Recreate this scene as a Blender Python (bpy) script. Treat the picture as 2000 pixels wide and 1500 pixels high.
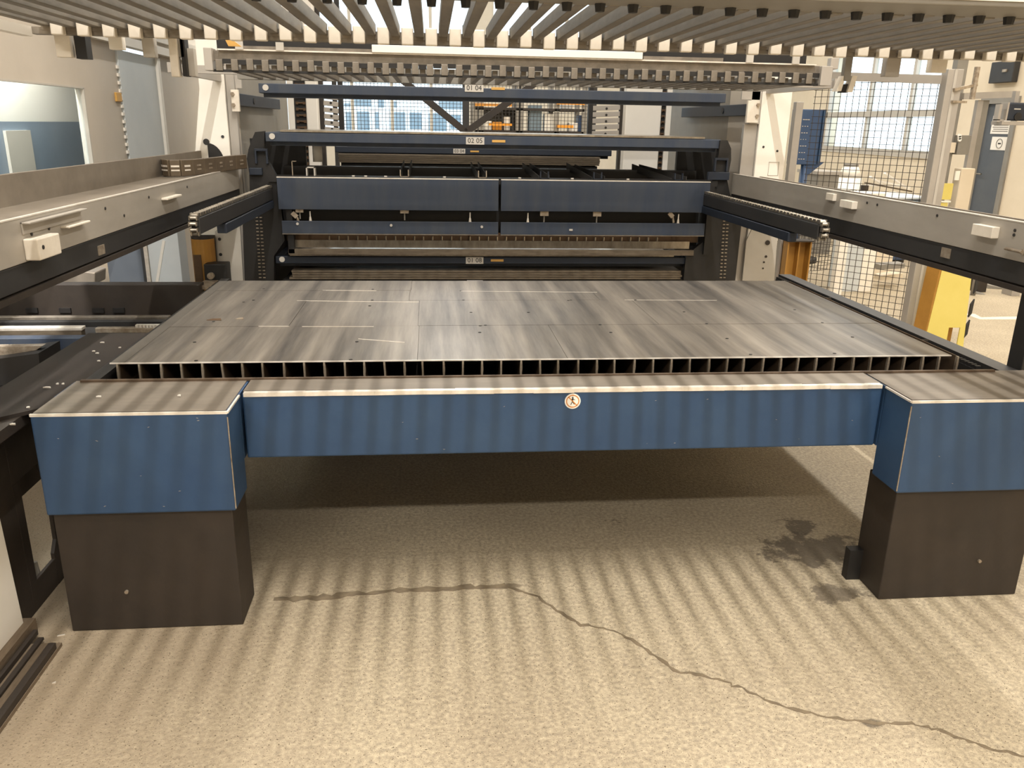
import bpy, math, random
from mathutils import Vector, Matrix
random.seed(7)
S = bpy.context.scene
COL = S.collection
for o in list(bpy.data.objects): bpy.data.objects.remove(o)

# ------------------------------------------------------------------ camera
YAW, PITCH, ROLL, FL = .1000829, .30899301, .01821415, 1588.76
CAM = Vector((-.41719, -2.75220, 1.56910))
_f = Vector((math.sin(YAW)*math.cos(PITCH), math.cos(YAW)*math.cos(PITCH), -math.sin(PITCH)))
_r = Vector((math.cos(YAW), -math.sin(YAW), 0)); _u = _r.cross(_f)
RT = math.cos(ROLL)*_r + math.sin(ROLL)*_u
UP = -math.sin(ROLL)*_r + math.cos(ROLL)*_u
cd = bpy.data.cameras.new('camera'); cam = bpy.data.objects.new('camera', cd); COL.objects.link(cam)
cd.sensor_width = 36; cd.lens = 36*FL/2000; cd.clip_start = .05; cd.clip_end = 300
M = Matrix((RT, UP, -_f)).transposed().to_4x4(); M.translation = CAM
cam.matrix_world = M
S.camera = cam
S.view_settings.view_transform = 'Standard'; S.view_settings.look = 'None'
S.view_settings.gamma = 1; S.view_settings.use_curve_mapping = False
S.view_settings.exposure = -0.12

def P(px, py, x=None, y=None, z=None):
    """world point seen at pixel (px,py) of the 2000x1500 photo on one known plane"""
    d = _f + (px-1000)/FL*RT - (py-750)/FL*UP
    if x is not None: t = (x-CAM.x)/d.x
    elif y is not None: t = (y-CAM.y)/d.y
    else: t = (z-CAM.z)/d.z
    return CAM + t*d

# ------------------------------------------------------------------ world and lights
W = bpy.data.worlds.new('world'); S.world = W; W.use_nodes = True
bg = W.node_tree.nodes['Background']; bg.inputs[0].default_value = (.93, .97, 1, 1); bg.inputs[1].default_value = 3.8
def strip(x, y, z, lx, ly, power, col=(1, .965, .91), rot=(0, 0, 0)):
    l = bpy.data.lights.new('strip_light', 'AREA'); l.shape = 'RECTANGLE'; l.size = lx; l.size_y = ly
    l.energy = power; l.color = col
    o = bpy.data.objects.new('strip_light', l); COL.objects.link(o); o.location = (x, y, z); o.rotation_euler = rot
    return o
strip(.05, -2.9, 8.2, .09, 4.4, 760)          # luminaire row straight above the loading station
strip(-6.0, -2, 8.4, .3, 16, 560)  # unseen strip added on the left for ambient fill
strip(6.2, 0, 8.4, .3, 16, 800)  # its counterpart on the right, also added as fill
strip(-1.0, -9.0, 7.2, 9, .4, 950)            # cross row behind the photographer
strip(0, 14, 8.4, .4, 14, 900)
strip(6.4, 10, 8.4, .3, 10, 420)
strip(-2.74, .5, 2.3, .12, 4.6, 200, (1, .97, .93))      # added lamp hidden in the housing, brightens the panels behind its window

# ------------------------------------------------------------------ materials
def lin(c): return tuple((v/255/12.92 if v/255 <= .04045 else ((v/255+.055)/1.055)**2.4) for v in c) + (1,)
MATS = {}
def mat(name, c, c2=None, rough=.5, metal=0, scale=8, bump=0, bscale=60, stretch=(1, 1, 1), spread=.5, spec=.5, detail=6):
    m = bpy.data.materials.new(name); m.use_nodes = True; nt = m.node_tree; N = nt.nodes; L = nt.links
    b = N['Principled BSDF']; b.inputs['Roughness'].default_value = rough; b.inputs['Metallic'].default_value = metal
    b.inputs['Specular IOR Level'].default_value = spec
    tc = N.new('ShaderNodeTexCoord'); mp = N.new('ShaderNodeMapping'); L.new(tc.outputs['Object'], mp.inputs[0])
    mp.inputs['Scale'].default_value = stretch
    if c2 is not None:
        n = N.new('ShaderNodeTexNoise'); n.inputs['Scale'].default_value = scale; n.inputs['Detail'].default_value = detail
        n.inputs['Roughness'].default_value = .65
        L.new(mp.outputs[0], n.inputs['Vector'])
        r = N.new('ShaderNodeValToRGB'); r.color_ramp.elements[0].position = .5-spread/2; r.color_ramp.elements[1].position = .5+spread/2
        r.color_ramp.elements[0].color = lin(c); r.color_ramp.elements[1].color = lin(c2)
        L.new(n.outputs['Fac'], r.inputs[0]); L.new(r.outputs[0], b.inputs['Base Color'])
    else:
        b.inputs['Base Color'].default_value = lin(c)
    if bump:
        n2 = N.new('ShaderNodeTexNoise'); n2.inputs['Scale'].default_value = bscale; n2.inputs['Detail'].default_value = 4
        L.new(mp.outputs[0], n2.inputs['Vector'])
        bp = N.new('ShaderNodeBump'); bp.inputs['Strength'].default_value = bump; bp.inputs['Distance'].default_value = .01
        L.new(n2.outputs['Fac'], bp.inputs['Height']); L.new(bp.outputs[0], b.inputs['Normal'])
    MATS[name] = m
    return m
def glow(name, c, s):
    m = bpy.data.materials.new(name); m.use_nodes = True; b = m.node_tree.nodes['Principled BSDF']
    b.inputs['Base Color'].default_value = lin(c); b.inputs['Emission Color'].default_value = lin(c); b.inputs['Emission Strength'].default_value = s
    return m
def glass(name, c=(235, 242, 245), rough=.03, alpha=.2):
    m = bpy.data.materials.new(name); m.use_nodes = True; nt = m.node_tree; N = nt.nodes; L = nt.links
    N.remove(N['Principled BSDF']); out = N['Material Output']
    t = N.new('ShaderNodeBsdfTransparent'); t.inputs[0].default_value = lin(c)
    g = N.new('ShaderNodeBsdfGlossy'); g.inputs['Roughness'].default_value = rough
    fr = N.new('ShaderNodeLayerWeight'); fr.inputs[0].default_value = .5
    pw = N.new('ShaderNodeMath'); pw.operation = 'POWER'; L.new(fr.outputs['Facing'], pw.inputs[0]); pw.inputs[1].default_value = 5
    ml = N.new('ShaderNodeMath'); ml.operation = 'MULTIPLY_ADD'; L.new(pw.outputs[0], ml.inputs[0]); ml.inputs[1].default_value = .8; ml.inputs[2].default_value = .04
    mx = N.new('ShaderNodeMixShader'); L.new(ml.outputs[0], mx.inputs[0]); L.new(t.outputs[0], mx.inputs[1]); L.new(g.outputs[0], mx.inputs[2])
    L.new(mx.outputs[0], out.inputs[0])
    return m
BLUE = mat('blue_paint', (34, 62, 96), (52, 78, 108), rough=.5, scale=3.2, spread=.55, bump=.06, bscale=40)
BLUEGREY = mat('dusty_blue_paint', (36, 50, 72), (66, 71, 78), rough=.55, scale=5, stretch=(2.2, 1, .3), spread=.6)
DKBLUE = mat('dark_blue_paint', (24, 32, 46), (36, 44, 56), rough=.5, scale=5)
BROWNST = mat('brown_black_steel', (38, 32, 27), (54, 45, 37), rough=.6, scale=4, bump=.1, bscale=30)
BLACK = mat('black_steel', (20, 19, 18), (34, 31, 29), rough=.55, scale=6)
BLACKRAIL = mat('black_rail_paint', (36, 36, 37), (50, 48, 46), rough=.5, scale=5)
WORN = mat('worn_bare_steel', (246, 240, 230), (212, 202, 188), rough=.35, metal=.3, scale=22, stretch=(1, 1, 1))
TOPST = mat('dusty_top_plate', (112, 104, 94), (140, 130, 117), rough=.5, metal=.35, scale=7, stretch=(.6, 3, 1), spread=.6)
SLAT = mat('burnt_slat_steel', (62, 50, 40), (112, 92, 72), rough=.6, metal=.35, scale=18, spread=.7)
SLATE = mat('slat_end_steel', (120, 104, 86), (190, 178, 160), rough=.45, metal=.5, scale=30)
WHITE = mat('white_paint', (232, 226, 214), (240, 235, 226), rough=.5, scale=3)
CREAM = mat('cream_cover', (238, 231, 216), (247, 241, 230), rough=.5, scale=3)
LGREY = mat('light_grey_paint', (176, 170, 160), (192, 186, 176), rough=.5, scale=2.5)
RAILW = mat('rail_light_metal', (154, 147, 137), (190, 183, 172), rough=.45, metal=.25, scale=3, stretch=(1, .5, 1.5), spread=.7)
TROUGH = mat('trough_metal', (112, 103, 92), (146, 136, 122), rough=.5, metal=.3, scale=4)
TINE = mat('galvanised_tine', (92, 88, 81), (150, 142, 130), rough=.5, metal=.35, scale=9, stretch=(2, .4, 2))
TINE2 = mat('oily_comb_steel', (104, 97, 88), (150, 141, 128), rough=.45, metal=.4, scale=14)
BLOCK = mat('worn_white_block', (214, 204, 188), (236, 228, 214), rough=.55, scale=30, spread=.8)
GREYPL = mat('grey_steel_panel', (128, 124, 116), (146, 141, 132), rough=.5, metal=.15, scale=3)
HOUSE = mat('beige_housing', (184, 174, 160), (198, 188, 174), rough=.5, scale=1.6)
PALEB = mat('pale_blue_white_panel', (196, 202, 204), (212, 216, 216), rough=.4, scale=2)
YEL = mat('bright_yellow_paint', (212, 194, 100), (220, 203, 114), rough=.5, scale=5)
ORY = mat('ochre_yellow_paint', (150, 106, 40), (176, 128, 54), rough=.5, scale=5)
BEIGE = mat('beige_wall_paint', (214, 200, 176), (226, 213, 190), rough=.7, scale=1.2)
DOORM = mat('dark_grey_door', (78, 84, 92), (88, 93, 99), rough=.5, scale=3)
PAPER = mat('white_paper', (236, 232, 224), rough=.7)
INK = mat('black_ink', (40, 38, 36), rough=.6)
LABEL = mat('grey_label_plate', (196, 190, 180), rough=.5)
LABY = mat('amber_label', (206, 160, 84), rough=.5)
STEELB = mat('bright_stainless', (190, 180, 165), (120, 112, 100), rough=.28, metal=.9, scale=5, stretch=(3, 1, 1))
TAN = mat('tan_sheet_edges', (84, 74, 62), (124, 112, 95), rough=.5, metal=.3, scale=10, stretch=(1, 1, 6))
RUST = mat('rusty_comb', (78, 58, 40), (104, 80, 56), rough=.6, metal=.3, scale=16)
ORANGE = mat('orange_rack_paint', (226, 150, 40), rough=.5)
CABBLUE = mat('cabinet_blue', (44, 68, 104), (58, 82, 114), rough=.5, scale=4)
GALV = mat('galvanised_post', (160, 154, 146), (178, 171, 162), rough=.45, metal=.2, scale=3)
WIRE = mat('black_wire', (58, 52, 46), rough=.5)
FACADE = mat('blue_grey_facade', (104, 122, 134), (122, 138, 148), rough=.6, scale=.6)
FACADEW = mat('white_facade', (225, 228, 230), rough=.7)
CEIL = mat('white_ceiling', (232, 226, 214), rough=.8)
DUSTW = mat('timber_grey', (92, 78, 62), (122, 106, 86), rough=.8, scale=20, stretch=(6, 1, 6))
CHAINM = mat('oily_chain', (120, 114, 104), (190, 182, 168), rough=.3, metal=.85, scale=30)
CHAIND = mat('dark_energy_chain', (78, 66, 52), (96, 82, 64), rough=.5, scale=12)
CRACKM = mat('crack_filler', (92, 80, 64), (134, 118, 94), rough=.8, scale=30)
OIL = mat('dark_dots', (30, 28, 26), rough=.6)
LINEW = mat('floor_line_paint', (226, 214, 192), rough=.7)
GLASS = glass('clear_glass'); GLASSB = glass('blue_tint_glass', (205, 220, 232))
ORRED = mat('sign_orange', (206, 130, 50), rough=.5)

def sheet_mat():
    m = mat('sheet_steel', (72, 69, 67), (166, 157, 145), rough=.36, metal=.5, scale=2.4, stretch=(4.2, .25, 1), spread=.42)  # steel tone whose dark streaks also stand in for the rakes' shadow stripes
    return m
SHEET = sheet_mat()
SHEETD = mat('sheet_edge_steel', (104, 99, 92), (122, 116, 108), rough=.45, metal=.5, scale=6)

def concrete():
    m = bpy.data.materials.new('concrete_floor'); m.use_nodes = True; nt = m.node_tree; N = nt.nodes; L = nt.links
    b = N['Principled BSDF']; b.inputs['Roughness'].default_value = .6
    tc = N.new('ShaderNodeTexCoord')
    def noise(s, d=5, r=.6):
        n = N.new('ShaderNodeTexNoise'); n.inputs['Scale'].default_value = s; n.inputs['Detail'].default_value = d; n.inputs['Roughness'].default_value = r
        L.new(tc.outputs['Object'], n.inputs['Vector']); return n.outputs['Fac']
    def ramp(src, stops):
        r = N.new('ShaderNodeValToRGB'); e = r.color_ramp.elements
        e[0].position, e[0].color = stops[0][0], stops[0][1]; e[1].position, e[1].color = stops[-1][0], stops[-1][1]
        for p, c in stops[1:-1]: q = e.new(p); q.color = c
        L.new(src, r.inputs[0]); return r.outputs[0]
    def mix(fac, a, c, t='MIX'):
        x = N.new('ShaderNodeMix'); x.data_type = 'RGBA'; x.blend_type = t
        if isinstance(fac, float): x.inputs[0].default_value = fac
        else: L.new(fac, x.inputs[0])
        for i, s in ((6, a), (7, c)):
            if isinstance(s, tuple): x.inputs[i].default_value = s
            else: L.new(s, x.inputs[i])
        return x.outputs[2]
    base = ramp(noise(1.1), [(.3, lin((160, 149, 130))), (.7, lin((184, 174, 154)))])
    g1 = ramp(noise(75, 5, .8), [(.36, lin((96, 84, 68))), (.5, lin((184, 174, 157))), (.64, lin((240, 234, 220)))])
    c = mix(.5, base, g1, 'OVERLAY')
    sx = N.new('ShaderNodeSeparateXYZ'); L.new(tc.outputs['Object'], sx.inputs[0])
    wx = N.new('ShaderNodeMath'); wx.operation = 'MULTIPLY_ADD'; L.new(noise(2.2, 4), wx.inputs[0]); wx.inputs[1].default_value = .9; L.new(sx.outputs['X'], wx.inputs[2])
    mr = N.new('ShaderNodeMapRange'); L.new(wx.outputs[0], mr.inputs[0]); mr.inputs[1].default_value = -1.15; mr.inputs[2].default_value = -.15; mr.inputs[3].default_value = .8; mr.inputs[4].default_value = 0
    c = mix(mr.outputs[0], c, lin((150, 134, 112)))
    # worn smooth grey-brown lane on the left, rough sandy centre
    sp = ramp(noise(150, 2, .5), [(.60, (0, 0, 0, 1)), (.68, (1, 1, 1, 1))])
    c = mix(sp, c, lin((104, 90, 72)))
    # stain patches: distance to a centre, warped by noise
    nz = N.new('ShaderNodeTexNoise'); nz.inputs['Scale'].default_value = 11; nz.inputs['Detail'].default_value = 9; nz.inputs['Roughness'].default_value = .72
    L.new(tc.outputs['Object'], nz.inputs['Vector'])
    def stain(cx, cy, sx, sy, warp, col, strength):
        nonlocal c
        mp = N.new('ShaderNodeMapping'); mp.inputs['Location'].default_value = (-cx/sx, -cy/sy, 0); mp.inputs['Scale'].default_value = (1/sx, 1/sy, 0)
        L.new(tc.outputs['Object'], mp.inputs[0])
        ln = N.new('ShaderNodeVectorMath'); ln.operation = 'LENGTH'; L.new(mp.outputs[0], ln.inputs[0])
        ad = N.new('ShaderNodeMath'); ad.operation = 'MULTIPLY_ADD'; L.new(nz.outputs['Fac'], ad.inputs[0]); ad.inputs[1].default_value = warp; L.new(ln.outputs['Value'], ad.inputs[2])
        off = .5*warp
        f = ramp(ad.outputs[0], [(min(.95, (off+.65)/3), (1, 1, 1, 1)), (min(.99, (off+.95)/3), (0, 0, 0, 1))])
        dv = N.new('ShaderNodeMath'); dv.operation = 'DIVIDE'; L.new(ad.outputs[0], dv.inputs[0]); dv.inputs[1].default_value = 3
        L.new(dv.outputs[0], f.node.inputs[0])
        ml = N.new('ShaderNodeMath'); ml.operation = 'MULTIPLY'; L.new(f, ml.inputs[0]); ml.inputs[1].default_value = strength
        c = mix(ml.outputs[0], c, col)
    dark = lin((84, 74, 62))
    p = P(1600, 1075, z=0); stain(p.x, p.y, .24, .15, 3.2, dark, .85)
    p = P(1570, 1030, z=0); stain(p.x, p.y, .10, .07, 4, dark, .8)
    p = P(1640, 1160, z=0); stain(p.x, p.y, .12, .06, 4, dark, .7)
    p = P(1200, 1015, z=0); stain(p.x, p.y, .13, .05, 6, dark, .8)
    p = P(1705, 1412, z=0); stain(p.x, p.y, .035, .02, 1.6, dark, .8)
    p = P(980, 1145, z=0); stain(p.x, p.y, .09, .02, 1.6, lin((110, 97, 78)), .8)
    L.new(c, b.inputs['Base Color'])
    nb = N.new('ShaderNodeTexNoise'); nb.inputs['Scale'].default_value = 130; nb.inputs['Detail'].default_value = 5
    L.new(tc.outputs['Object'], nb.inputs['Vector'])
    bp = N.new('ShaderNodeBump'); bp.inputs['Strength'].default_value = .5; bp.inputs['Distance'].default_value = .006
    L.new(nb.outputs['Fac'], bp.inputs['Height']); L.new(bp.outputs[0], b.inputs['Normal'])
    return m
CONC = concrete()

# ------------------------------------------------------------------ mesh helpers
class MB:
    def __init__(s): s.v = []; s.f = []
    def quadbox(s, c8):
        n = len(s.v); s.v += [tuple(c) for c in c8]
        for q in ((0, 3, 2, 1), (4, 5, 6, 7), (0, 1, 5, 4), (1, 2, 6, 5), (2, 3, 7, 6), (3, 0, 4, 7)): s.f.append(tuple(n+i for i in q))
        return s
    def box(s, x0, x1, y0, y1, z0, z1):
        if x0 > x1: x0, x1 = x1, x0
        if y0 > y1: y0, y1 = y1, y0
        if z0 > z1: z0, z1 = z1, z0
        return s.quadbox([(x0, y0, z0), (x1, y0, z0), (x1, y1, z0), (x0, y1, z0), (x0, y0, z1), (x1, y0, z1), (x1, y1, z1), (x0, y1, z1)])
    def bar(s, a, b, w, h, up=(0, 0, 1)):
        a = Vector(a); b = Vector(b); d = (b-a).normalized(); u = Vector(up)
        if abs(d.dot(u)) > .98: u = Vector((0, 1, 0))
        r = d.cross(u).normalized(); u = r.cross(d)
        c = []
        for p in (a, b):
            c.append([p+r*(i*w/2)+u*(j*h/2) for i, j in ((-1, -1), (1, -1), (1, 1), (-1, 1))])
        n = len(s.v); s.v += [tuple(p) for q in c for p in q]
        for q in ((3, 2, 1, 0), (4, 5, 6, 7), (0, 1, 5, 4), (1, 2, 6, 5), (2, 3, 7, 6), (3, 0, 4, 7)): s.f.append(tuple(n+i for i in q))
        return s
    def cyl(s, a, b, r, seg=12, r2=None):
        a = Vector(a); b = Vector(b); d = (b-a).normalized(); r2 = r if r2 is None else r2
        u = Vector((0, 0, 1)) if abs(d.z) < .9 else Vector((1, 0, 0)); p = d.cross(u).normalized(); q = d.cross(p)
        n = len(s.v)
        for c, rr in ((a, r), (b, r2)):
            for k in range(seg):
                t = 2*math.pi*k/seg; s.v.append(tuple(c+p*rr*math.cos(t)+q*rr*math.sin(t)))
        for k in range(seg): s.f.append((n+k, n+(k+1) % seg, n+seg+(k+1) % seg, n+seg+k))
        s.f.append(tuple(n+k for k in reversed(range(seg)))); s.f.append(tuple(n+seg+k for k in range(seg)))
        return s
    def prism(s, pts, ext):
        """polygon of 3D points extruded along ext"""
        e = Vector(ext); n = len(s.v); k = len(pts)
        s.v += [tuple(Vector(p)) for p in pts]; s.v += [tuple(Vector(p)+e) for p in pts]
        s.f.append(tuple(n+i for i in reversed(range(k)))); s.f.append(tuple(n+k+i for i in range(k)))
        for i in range(k): s.f.append((n+i, n+(i+1) % k, n+k+(i+1) % k, n+k+i))
        return s
    def tube(s, pts, r, seg=6):
        for a, b in zip(pts, pts[1:]): s.cyl(a, b, r, seg)
        return s
    def make(s, name, m, parent=None, bevel=0, smooth=False):
        me = bpy.data.meshes.new(name); me.from_pydata(s.v, [], s.f)
        me.materials.append(m); me.validate(); me.update()
        import bmesh
        bm = bmesh.new(); bm.from_mesh(me); bmesh.ops.recalc_face_normals(bm, faces=bm.faces); bm.to_mesh(me); bm.free()
        if smooth:
            for p in me.polygons: p.use_smooth = len(p.vertices) == 4
        o = bpy.data.objects.new(name, me); COL.objects.link(o)
        if parent is not None:
            o.parent = parent
            o.matrix_parent_inverse = parent.matrix_basis.inverted()
        if bevel:
            b = o.modifiers.new('bevel', 'BEVEL'); b.width = bevel; b.segments = 2; b.limit_method = 'ANGLE'
        return o
def box(name, m, parent, x0, x1, y0, y1, z0, z1, bevel=0): return MB().box(x0, x1, y0, y1, z0, z1).make(name, m, parent, bevel)
def bar(name, m, parent, a, b, w, h, bevel=0, up=(0, 0, 1)): return MB().bar(a, b, w, h, up).make(name, m, parent, bevel)
def cyl(name, m, parent, a, b, r, seg=14, r2=None): return MB().cyl(a, b, r, seg, r2).make(name, m, parent, smooth=True)
def thing(name, label, cat, loc=(0, 0, 0), group=None):
    o = bpy.data.objects.new(name, None); COL.objects.link(o); o.location = loc; o.empty_display_size = .1
    return tag(o, label, cat, group)
def tag(o, label, cat, group=None):
    o['label'] = label; o['category'] = cat
    if group: o['group'] = group
    return o
def struct(o): o['kind'] = 'structure'; return o
def stuff(o): o['kind'] = 'stuff'; return o
def lab(o, l): o['label'] = l; return o
def share(o, name, loc, parent):
    """another piece with the same mesh"""
    c = o.copy(); c.name = name; COL.objects.link(c); c.location = loc; c.parent = parent
    if parent is not None: c.matrix_parent_inverse = parent.matrix_basis.inverted()
    return c
def text(name, body, size, m, parent, origin, right=(1, 0, 0), up=(0, 0, 1), extrude=.0006):
    cu = bpy.data.curves.new(name, 'FONT'); cu.body = body; cu.size = size; cu.align_x = 'CENTER'; cu.align_y = 'CENTER'; cu.extrude = extrude
    t = bpy.data.objects.new('tmp', cu); COL.objects.link(t)
    bpy.context.view_layer.update()
    me = bpy.data.meshes.new_from_object(t.evaluated_get(bpy.context.evaluated_depsgraph_get()))
    bpy.data.objects.remove(t); bpy.data.curves.remove(cu)
    me.materials.clear(); me.materials.append(m)
    o = bpy.data.objects.new(name, me); COL.objects.link(o)
    r = Vector(right).normalized(); u = Vector(up).normalized(); n = r.cross(u)
    mm = Matrix((r, u, n)).transposed().to_4x4(); mm.translation = Vector(origin)
    if parent is not None:
        o.parent = parent; o.matrix_parent_inverse = parent.matrix_basis.inverted()
    o.matrix_basis = mm
    return o

# ================================================================== THE HALL
fl = struct(box('floor', CONC, None, -14, 8.4, -16, 26, -.2, 0))
struct(box('ceiling', CEIL, None, -14, 8.4, -16, 26, 9, 9.2))
struct(box('wall_left', CEIL, None, -14.2, -14, -16, 26, 0, 9))
struct(box('wall_front', CEIL, None, -14, 8.4, -16.2, -16, 0, 9))
# back wall with big windows
def wall_holes(name, m, fixed, a0, a1, z0, z1, holes, thick, axis):
    """wall made of panels around rectangular holes (holes sorted along the wall)"""
    mb = MB()
    def bx(p, q, zz0, zz1):
        if q-p < 1e-4 or zz1-zz0 < 1e-4: return
        if axis == 'x': mb.box(p, q, fixed, fixed+thick, zz0, zz1)
        else: mb.box(fixed, fixed+thick, p, q, zz0, zz1)
    c = a0
    for h0, h1, hz0, hz1 in holes:
        bx(c, h0, z0, z1); bx(h0, h1, z0, hz0); bx(h0, h1, hz1, z1); c = h1
    bx(c, a1, z0, z1)
    return struct(mb.make(name, m))
bwin = [(-13, -6.2, .8, 7.8), (-5.6, .9, .8, 7.8), (1.6, 7.8, 4.2, 7.8)]
wall_holes('wall_back', CREAM, 26, -14, 8.4, 0, 9, bwin, .3, 'x')
for i, (a, b, c, d) in enumerate(bwin):
    mb = MB()
    n = 5
    for k in range(n+1):
        x = a+(b-a)*k/n; mb.box(x-.05, x+.05, 26.05, 26.2, c, d)
    for k in range(4):
        z = c+(d-c)*k/3; mb.box(a, b, 26.06, 26.19, z-.05, z+.05)
    w = struct(mb.make('window_%d' % (i+1), WHITE))
    box('pane', GLASS, w, a, b, 26.12, 26.13, c, d)
# right wall with a window band and a door
XR = 8.4
wy0 = P(1830, 230, x=XR).y; wy1 = P(1612, 230, x=XR).y
wz0 = P(1700, 290, x=XR).z; wzm0 = P(1700, 229, x=XR).z; wzm1 = P(1700, 217, x=XR).z; wz1 = P(1700, 95, x=XR).z
dy0 = P(1965, 300, x=XR).y; dy1 = P(1908, 300, x=XR).y; dz1 = P(1935, 203, x=XR).z
wall_holes('wall_right', BEIGE, XR, -16, 26.3, 0, 9, [(dy0, dy1, 0, dz1), (wy0, wy1, wz0, wz1)], .3, 'y')
mb = MB()
mb.box(XR+.02, XR+.14, wy0, wy1, wzm0, wzm1)
for q in (1690, 1770): yy = P(q, 220, x=XR).y; mb.box(XR+.04, XR+.12, yy-.045, yy+.045, wz0, wz1)
mb.box(XR-.02, XR+.14, wy0-.05, wy1+.05, wz0-.12, wz0); mb.box(XR, XR+.14, wy0, wy1, wz1, wz1+.08)
for yy in (wy0, wy1): mb.box(XR+.02, XR+.14, yy-.04, yy+.04, wz0, wz1)
w4 = struct(mb.make('window_4', LGREY)); box('pane', GLASS, w4, XR+.09, XR+.1, wy0, wy1, wz0, wz1)
d1 = struct(box('door_1', DOORM, None, XR+.03, XR+.09, dy0, dy1, .01, dz1))
MB().box(XR-.03, XR+.05, dy0-.1, dy0, 0, dz1+.1).box(XR-.03, XR+.05, dy1, dy1+.1, 0, dz1+.1).box(XR-.03, XR+.05, dy0, dy1, dz1, dz1+.1).make('door_frame', GREYPL, d1)
p = P(1912, 339, x=XR); MB().cyl((XR+.03, p.y, p.z), (XR-.05, p.y, p.z), .012, 8).cyl((XR-.05, p.y, p.z), (XR-.05, p.y-.13, p.z), .012, 8).make('door_handle', STEELB, d1)
# papers stuck to the door
for a, b, lb in (((1940, 226), (1970, 262), 'white paper notice with printed lines taped high on dark door'), ((1938, 267), (1966, 294), 'white paper with round no entry symbol taped low on dark door')):
    p = P(*a, x=XR+.02); q = P(*b, x=XR+.02)
    o = thing('paper_notice', lb, 'notice', (XR+.025, (p.y+q.y)/2, q.z))
    y0, y1 = sorted((p.y, q.y)); box('sheet', PAPER, o, XR+.022, XR+.028, y0, y1, q.z, p.z)
    yc = (y0+y1)/2; zc = (p.z+q.z)/2
    if 'round' in lb:
        mb = MB(); r = .07; n = 24
        for k in range(n):
            t0 = 2*math.pi*k/n; t1 = 2*math.pi*(k+1)/n
            mb.bar((XR+.021, yc+r*math.cos(t0), zc+r*math.sin(t0)), (XR+.021, yc+r*math.cos(t1), zc+r*math.sin(t1)), .003, .012, up=(1, 0, 0))
        mb.box(XR+.019, XR+.022, yc-.035, yc+.035, zc-.01, zc+.01); mb.make('symbol', INK, o)
    else:
        mb = MB()
        for k in range(5): mb.box(XR+.02, XR+.022, y0+.04, y1-.04-.02*(k % 2), zc-.1+.03*k, zc-.092+.03*k)
        mb.make('printed_lines', INK, o)
# floor line, crack
def ribbon(pts, w, z, name, m, parent, jitter=0):
    mb = MB(); L = []; R = []
    for i, p in enumerate(pts):
        a = pts[max(0, i-1)]; b = pts[min(len(pts)-1, i+1)]; d = (Vector(b)-Vector(a)); d.z = 0; d.normalize(); n = Vector((-d.y, d.x, 0))
        ww = w*(1+jitter*random.uniform(-.7, .9))/2
        L.append((p[0]+n.x*ww, p[1]+n.y*ww)); R.append((p[0]-n.x*ww, p[1]-n.y*ww))
    for i in range(len(pts)-1):
        mb.quadbox([(L[i][0], L[i][1], 0.0), (R[i][0], R[i][1], 0.0), (R[i+1][0], R[i+1][1], 0.0), (L[i+1][0], L[i+1][1], 0.0),
                    (L[i][0], L[i][1], z), (R[i][0], R[i][1], z), (R[i+1][0], R[i+1][1], z), (L[i+1][0], L[i+1][1], z)])
    return mb.make(name, m, parent)
def densify(px, n, amp):
    out = []
    for (a, b) in zip(px, px[1:]):
        for k in range(n):
            t = k/n; out.append((a[0]+(b[0]-a[0])*t+random.uniform(-amp, amp), a[1]+(b[1]-a[1])*t+random.uniform(-amp, amp)*.6))
    out.append(px[-1]); return out
crack = densify([(536, 1172), (620, 1168), (700, 1160), (800, 1153), (900, 1148), (985, 1145), (1040, 1160), (1100, 1198), (1135, 1220), (1200, 1232), (1265, 1270), (1320, 1310), (1400, 1326), (1450, 1345), (1520, 1376), (1600, 1398), (1700, 1412), (1780, 1412), (1840, 1428), (1920, 1458), (2010, 1480)], 6, 4)
cw = [P(a, b, z=0) for a, b in crack]
ribbon(cw[:31], .026, .0010, 'crack', CRACKM, fl, .8)
ribbon(cw[30:], .009, .0010, 'crack', CRACKM, fl, .9)
lp = [P(a, b, z=0) for a, b in ((1893, 613), (1915, 622), (1960, 621.5), (2010, 621))]
ribbon(lp, .1, .002, 'floor_marking', LINEW, fl)

# ================================================================== CUTTING TABLE
OFF = .04; ZT = .748
tb = thing('cutting_table', 'long blue steel table with two projecting corner blocks on brown plinths', 'machine table', (OFF, 0, 0))
box('front_beam', BLUE, tb, OFF-1.06, OFF+1.06, -.257, -.10, .528, ZT, .006)
for s in (-1, 1):
    a, b = OFF+s*1.068, OFF+s*(1.624 if s < 0 else 1.70)
    cb = MB().box(a, b, -.419, -.257, .421, ZT-.004).make('corner_block', BLUE, tb, .006); box('block_root', BLUE, cb, a, b, -.256, -.10, .528, ZT-.004)
    e = MB().bar((a, -.416, ZT-.006), (b, -.416, ZT-.006), .007, .008).bar((a, -.416, ZT-.006), (a, -.26, ZT-.006), .006, .006)
    e.make('worn_edge', WORN, cb); MB().bar((a, -.4185, ZT-.02), (a, -.4185, .43), .003, .003).make('scuffed_edge', SLATE, cb)
    box('top_plate', TOPST, cb, a+s*.006, b-s*.006, -.408, -.10, ZT-.006, ZT-.001)
    c, d = OFF+s*1.086, OFF+s*(1.618 if s < 0 else 1.60)
    pl = box('plinth', BROWNST, tb, c, d, -.395, -.215, 0, .421, .004)
    q = P(248, 1155, y=-.395) if s < 0 else P(1912, 1095, y=-.395)
    MB().cyl((q.x, -.394, q.z), (q.x, -.402, q.z), .006, 10).make('screw', SLATE, pl)
    if s > 0: box('foot_bracket', BLACK, pl, c-.05, c, -.26, -.225, 0, .12)
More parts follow.
